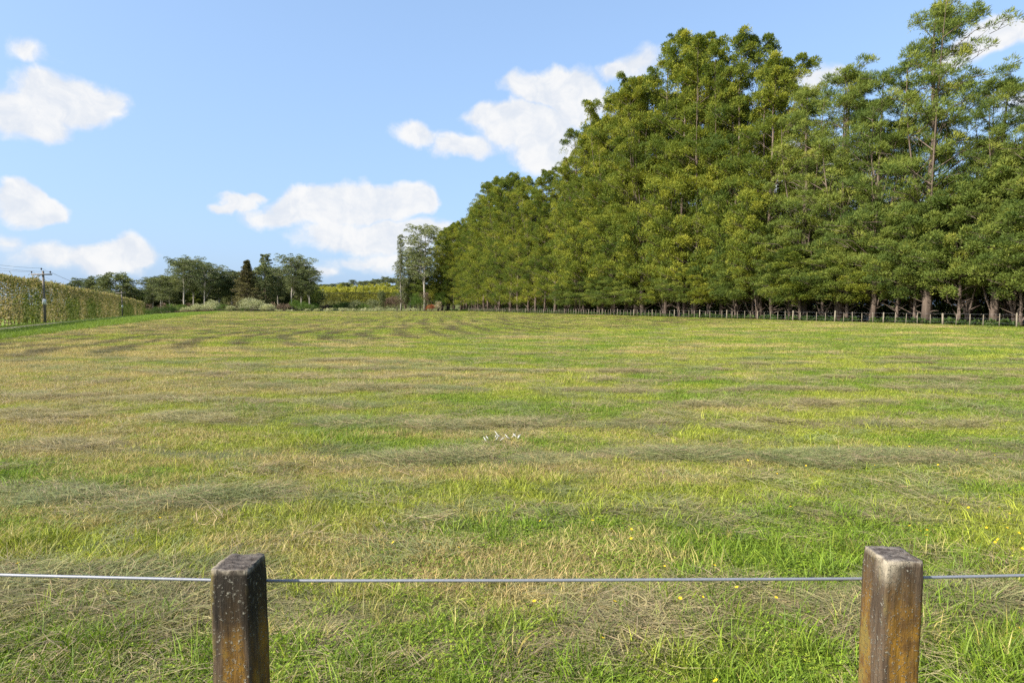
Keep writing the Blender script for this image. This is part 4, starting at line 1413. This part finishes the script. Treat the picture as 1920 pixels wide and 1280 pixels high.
def near_post(seed, w, d, h, worn_corner, darkness):
    """sawn square post with weathered, uneven faces and a split top"""
    rng = np.random.default_rng(seed)
    nw, nh = 14, 90
    per = 4 * nw
    V, Q, T = [], [], []
    wornv = []
    for zi in range(nh + 1):
        z = -0.3 + (h + .3) * (zi / nh)
        for q in range(per):
            side, u = divmod(q, nw)
            u = u / nw
            sx, sy = {0: (-1 + 2 * u, -1), 1: (1, -1 + 2 * u), 2: (1 - 2 * u, 1), 3: (-1, 1 - 2 * u)}[side]
            rr_ = (abs(sx) ** 12 + abs(sy) ** 12) ** (1 / 12)
            k = 1 / rr_
            dsp = 1 + .055 * (float(fbm(q * .7, z * 3.0, seed, 3)) - .5) + .05 * (float(fbm(q * 2.3, z * 9, seed + 4, 2)) - .5)
            if zi > nh - 3:
                dsp *= 1 - .018 * (zi - (nh - 3))
            x = sx * k * w / 2 * dsp; y = sy * k * d / 2 * dsp
            zz = z
            if zi == nh:
                zz = z + .010 * (float(fbm(x * 60, y * 25, seed + 9, 3)) - .5)
            V.append((x, y, zz))
            cx = max(0, 1 - math.hypot(sx - worn_corner[0], sy - worn_corner[1]) / .9)
            top = max(0, 1 - (h - z) / .07)
            wornv.append(min(1, cx * top * 1.8 + max(0, 1 - (h - z) / .006) * .7))
    for zi in range(nh):
        for q in range(per):
            a = zi * per + q; b = zi * per + (q + 1) % per
            Q.append((a, b, b + per, a + per))
    base = nh * per
    # top: inner rings then centre
    prev = base
    for ring, kk in enumerate((.8, .55, .3)):
        st = len(V)
        for q in range(per):
            x, y, z = V[base + q]
            x2, y2 = x * kk, y * kk
            groove = .014 * (float(fbm(x2 * 22 + 5, y2 * 110, seed + 5, 3)) - .5)
            V.append((x2, y2, h + groove)); wornv.append(.0)
        for q in range(per):
            a, b = prev + q, prev + (q + 1) % per
            Q.append((a, b, st + (q + 1) % per, st + q))
        prev = st
    V.append((0, 0, h - .002)); wornv.append(0)
    for q in range(per):
        T.append((prev + q, prev + (q + 1) % per, len(V) - 1))
    return mesh_np('post', V, Q, T, [M_POST], False, {'worn': wornv, 'dark': np.clip(darkness * np.clip((np.array(V)[:, 2] - .76) / .12, .2, 1), 0, 1)})


nf = tag(link('paddock_fence', None), 'near wire fence with two square lichen-covered timber posts in front of the field', 'fence')
ztop = 1.0
pl = link('post', near_post(3, .101, .115, ztop, (9, 9), 1.0), nf, (-.688, 1.60, 0))
pl['label'] = 'dark square post with blackened lichen-speckled top and rusty orange lower face'
pl.rotation_euler = (0, R(-.6), R(-1))
pr_ = link('post', near_post(8, .101, .115, ztop + .005, (-1, -1), .35), nf, (.982, 1.64, 0))
pr_['label'] = 'grey-topped square post with pale worn corner and orange lichen runs'
pr_.rotation_euler = (0, R(.8), R(-1))
wire_pts = []
yw = 1.665
def wpt(px, py, Yd):
    return (at(px, Yd), Yd, zat(py, Yd))
anchor = [wpt(-420, 1076, 1.71), wpt(0, 1088, 1.69), wpt(443, 1099, 1.665), wpt(960, 1098.5, 1.66), wpt(1640, 1095, 1.70), wpt(1920, 1089, 1.72), wpt(2400, 1080, 1.75)]
mb = MB()
pts = []
for a, b in zip(anchor[:-1], anchor[1:]):
    for u in np.linspace(0, 1, 10, endpoint=False):
        pts.append(np.array(a) + (np.array(b) - np.array(a)) * u)
pts.append(np.array(anchor[-1]))
mb.tube(pts, [.0043] * len(pts), 8, True)
m_, gg, o_ = new_mat('plastic_coated_wire')
pb = gg.node('ShaderNodeBsdfPrincipled')
tcn = gg.node('ShaderNodeTexCoord')
gg.l.new(gg.mix(gg.noise(tcn.outputs['Object'], 120, 3), (.12, .13, .155), (.22, .23, .26)), pb.inputs['Base Color'])
pb.inputs['Roughness'].default_value = .45
pb.inputs['Metallic'].default_value = .15
gg.l.new(pb.outputs[0], o_.inputs[0])
link('wire', mb.mesh('near_wire', m_, True), nf)

print('triangles in all', sum(len(m.loops) - 2 * len(m.polygons) for m in bpy.data.meshes if m.users))
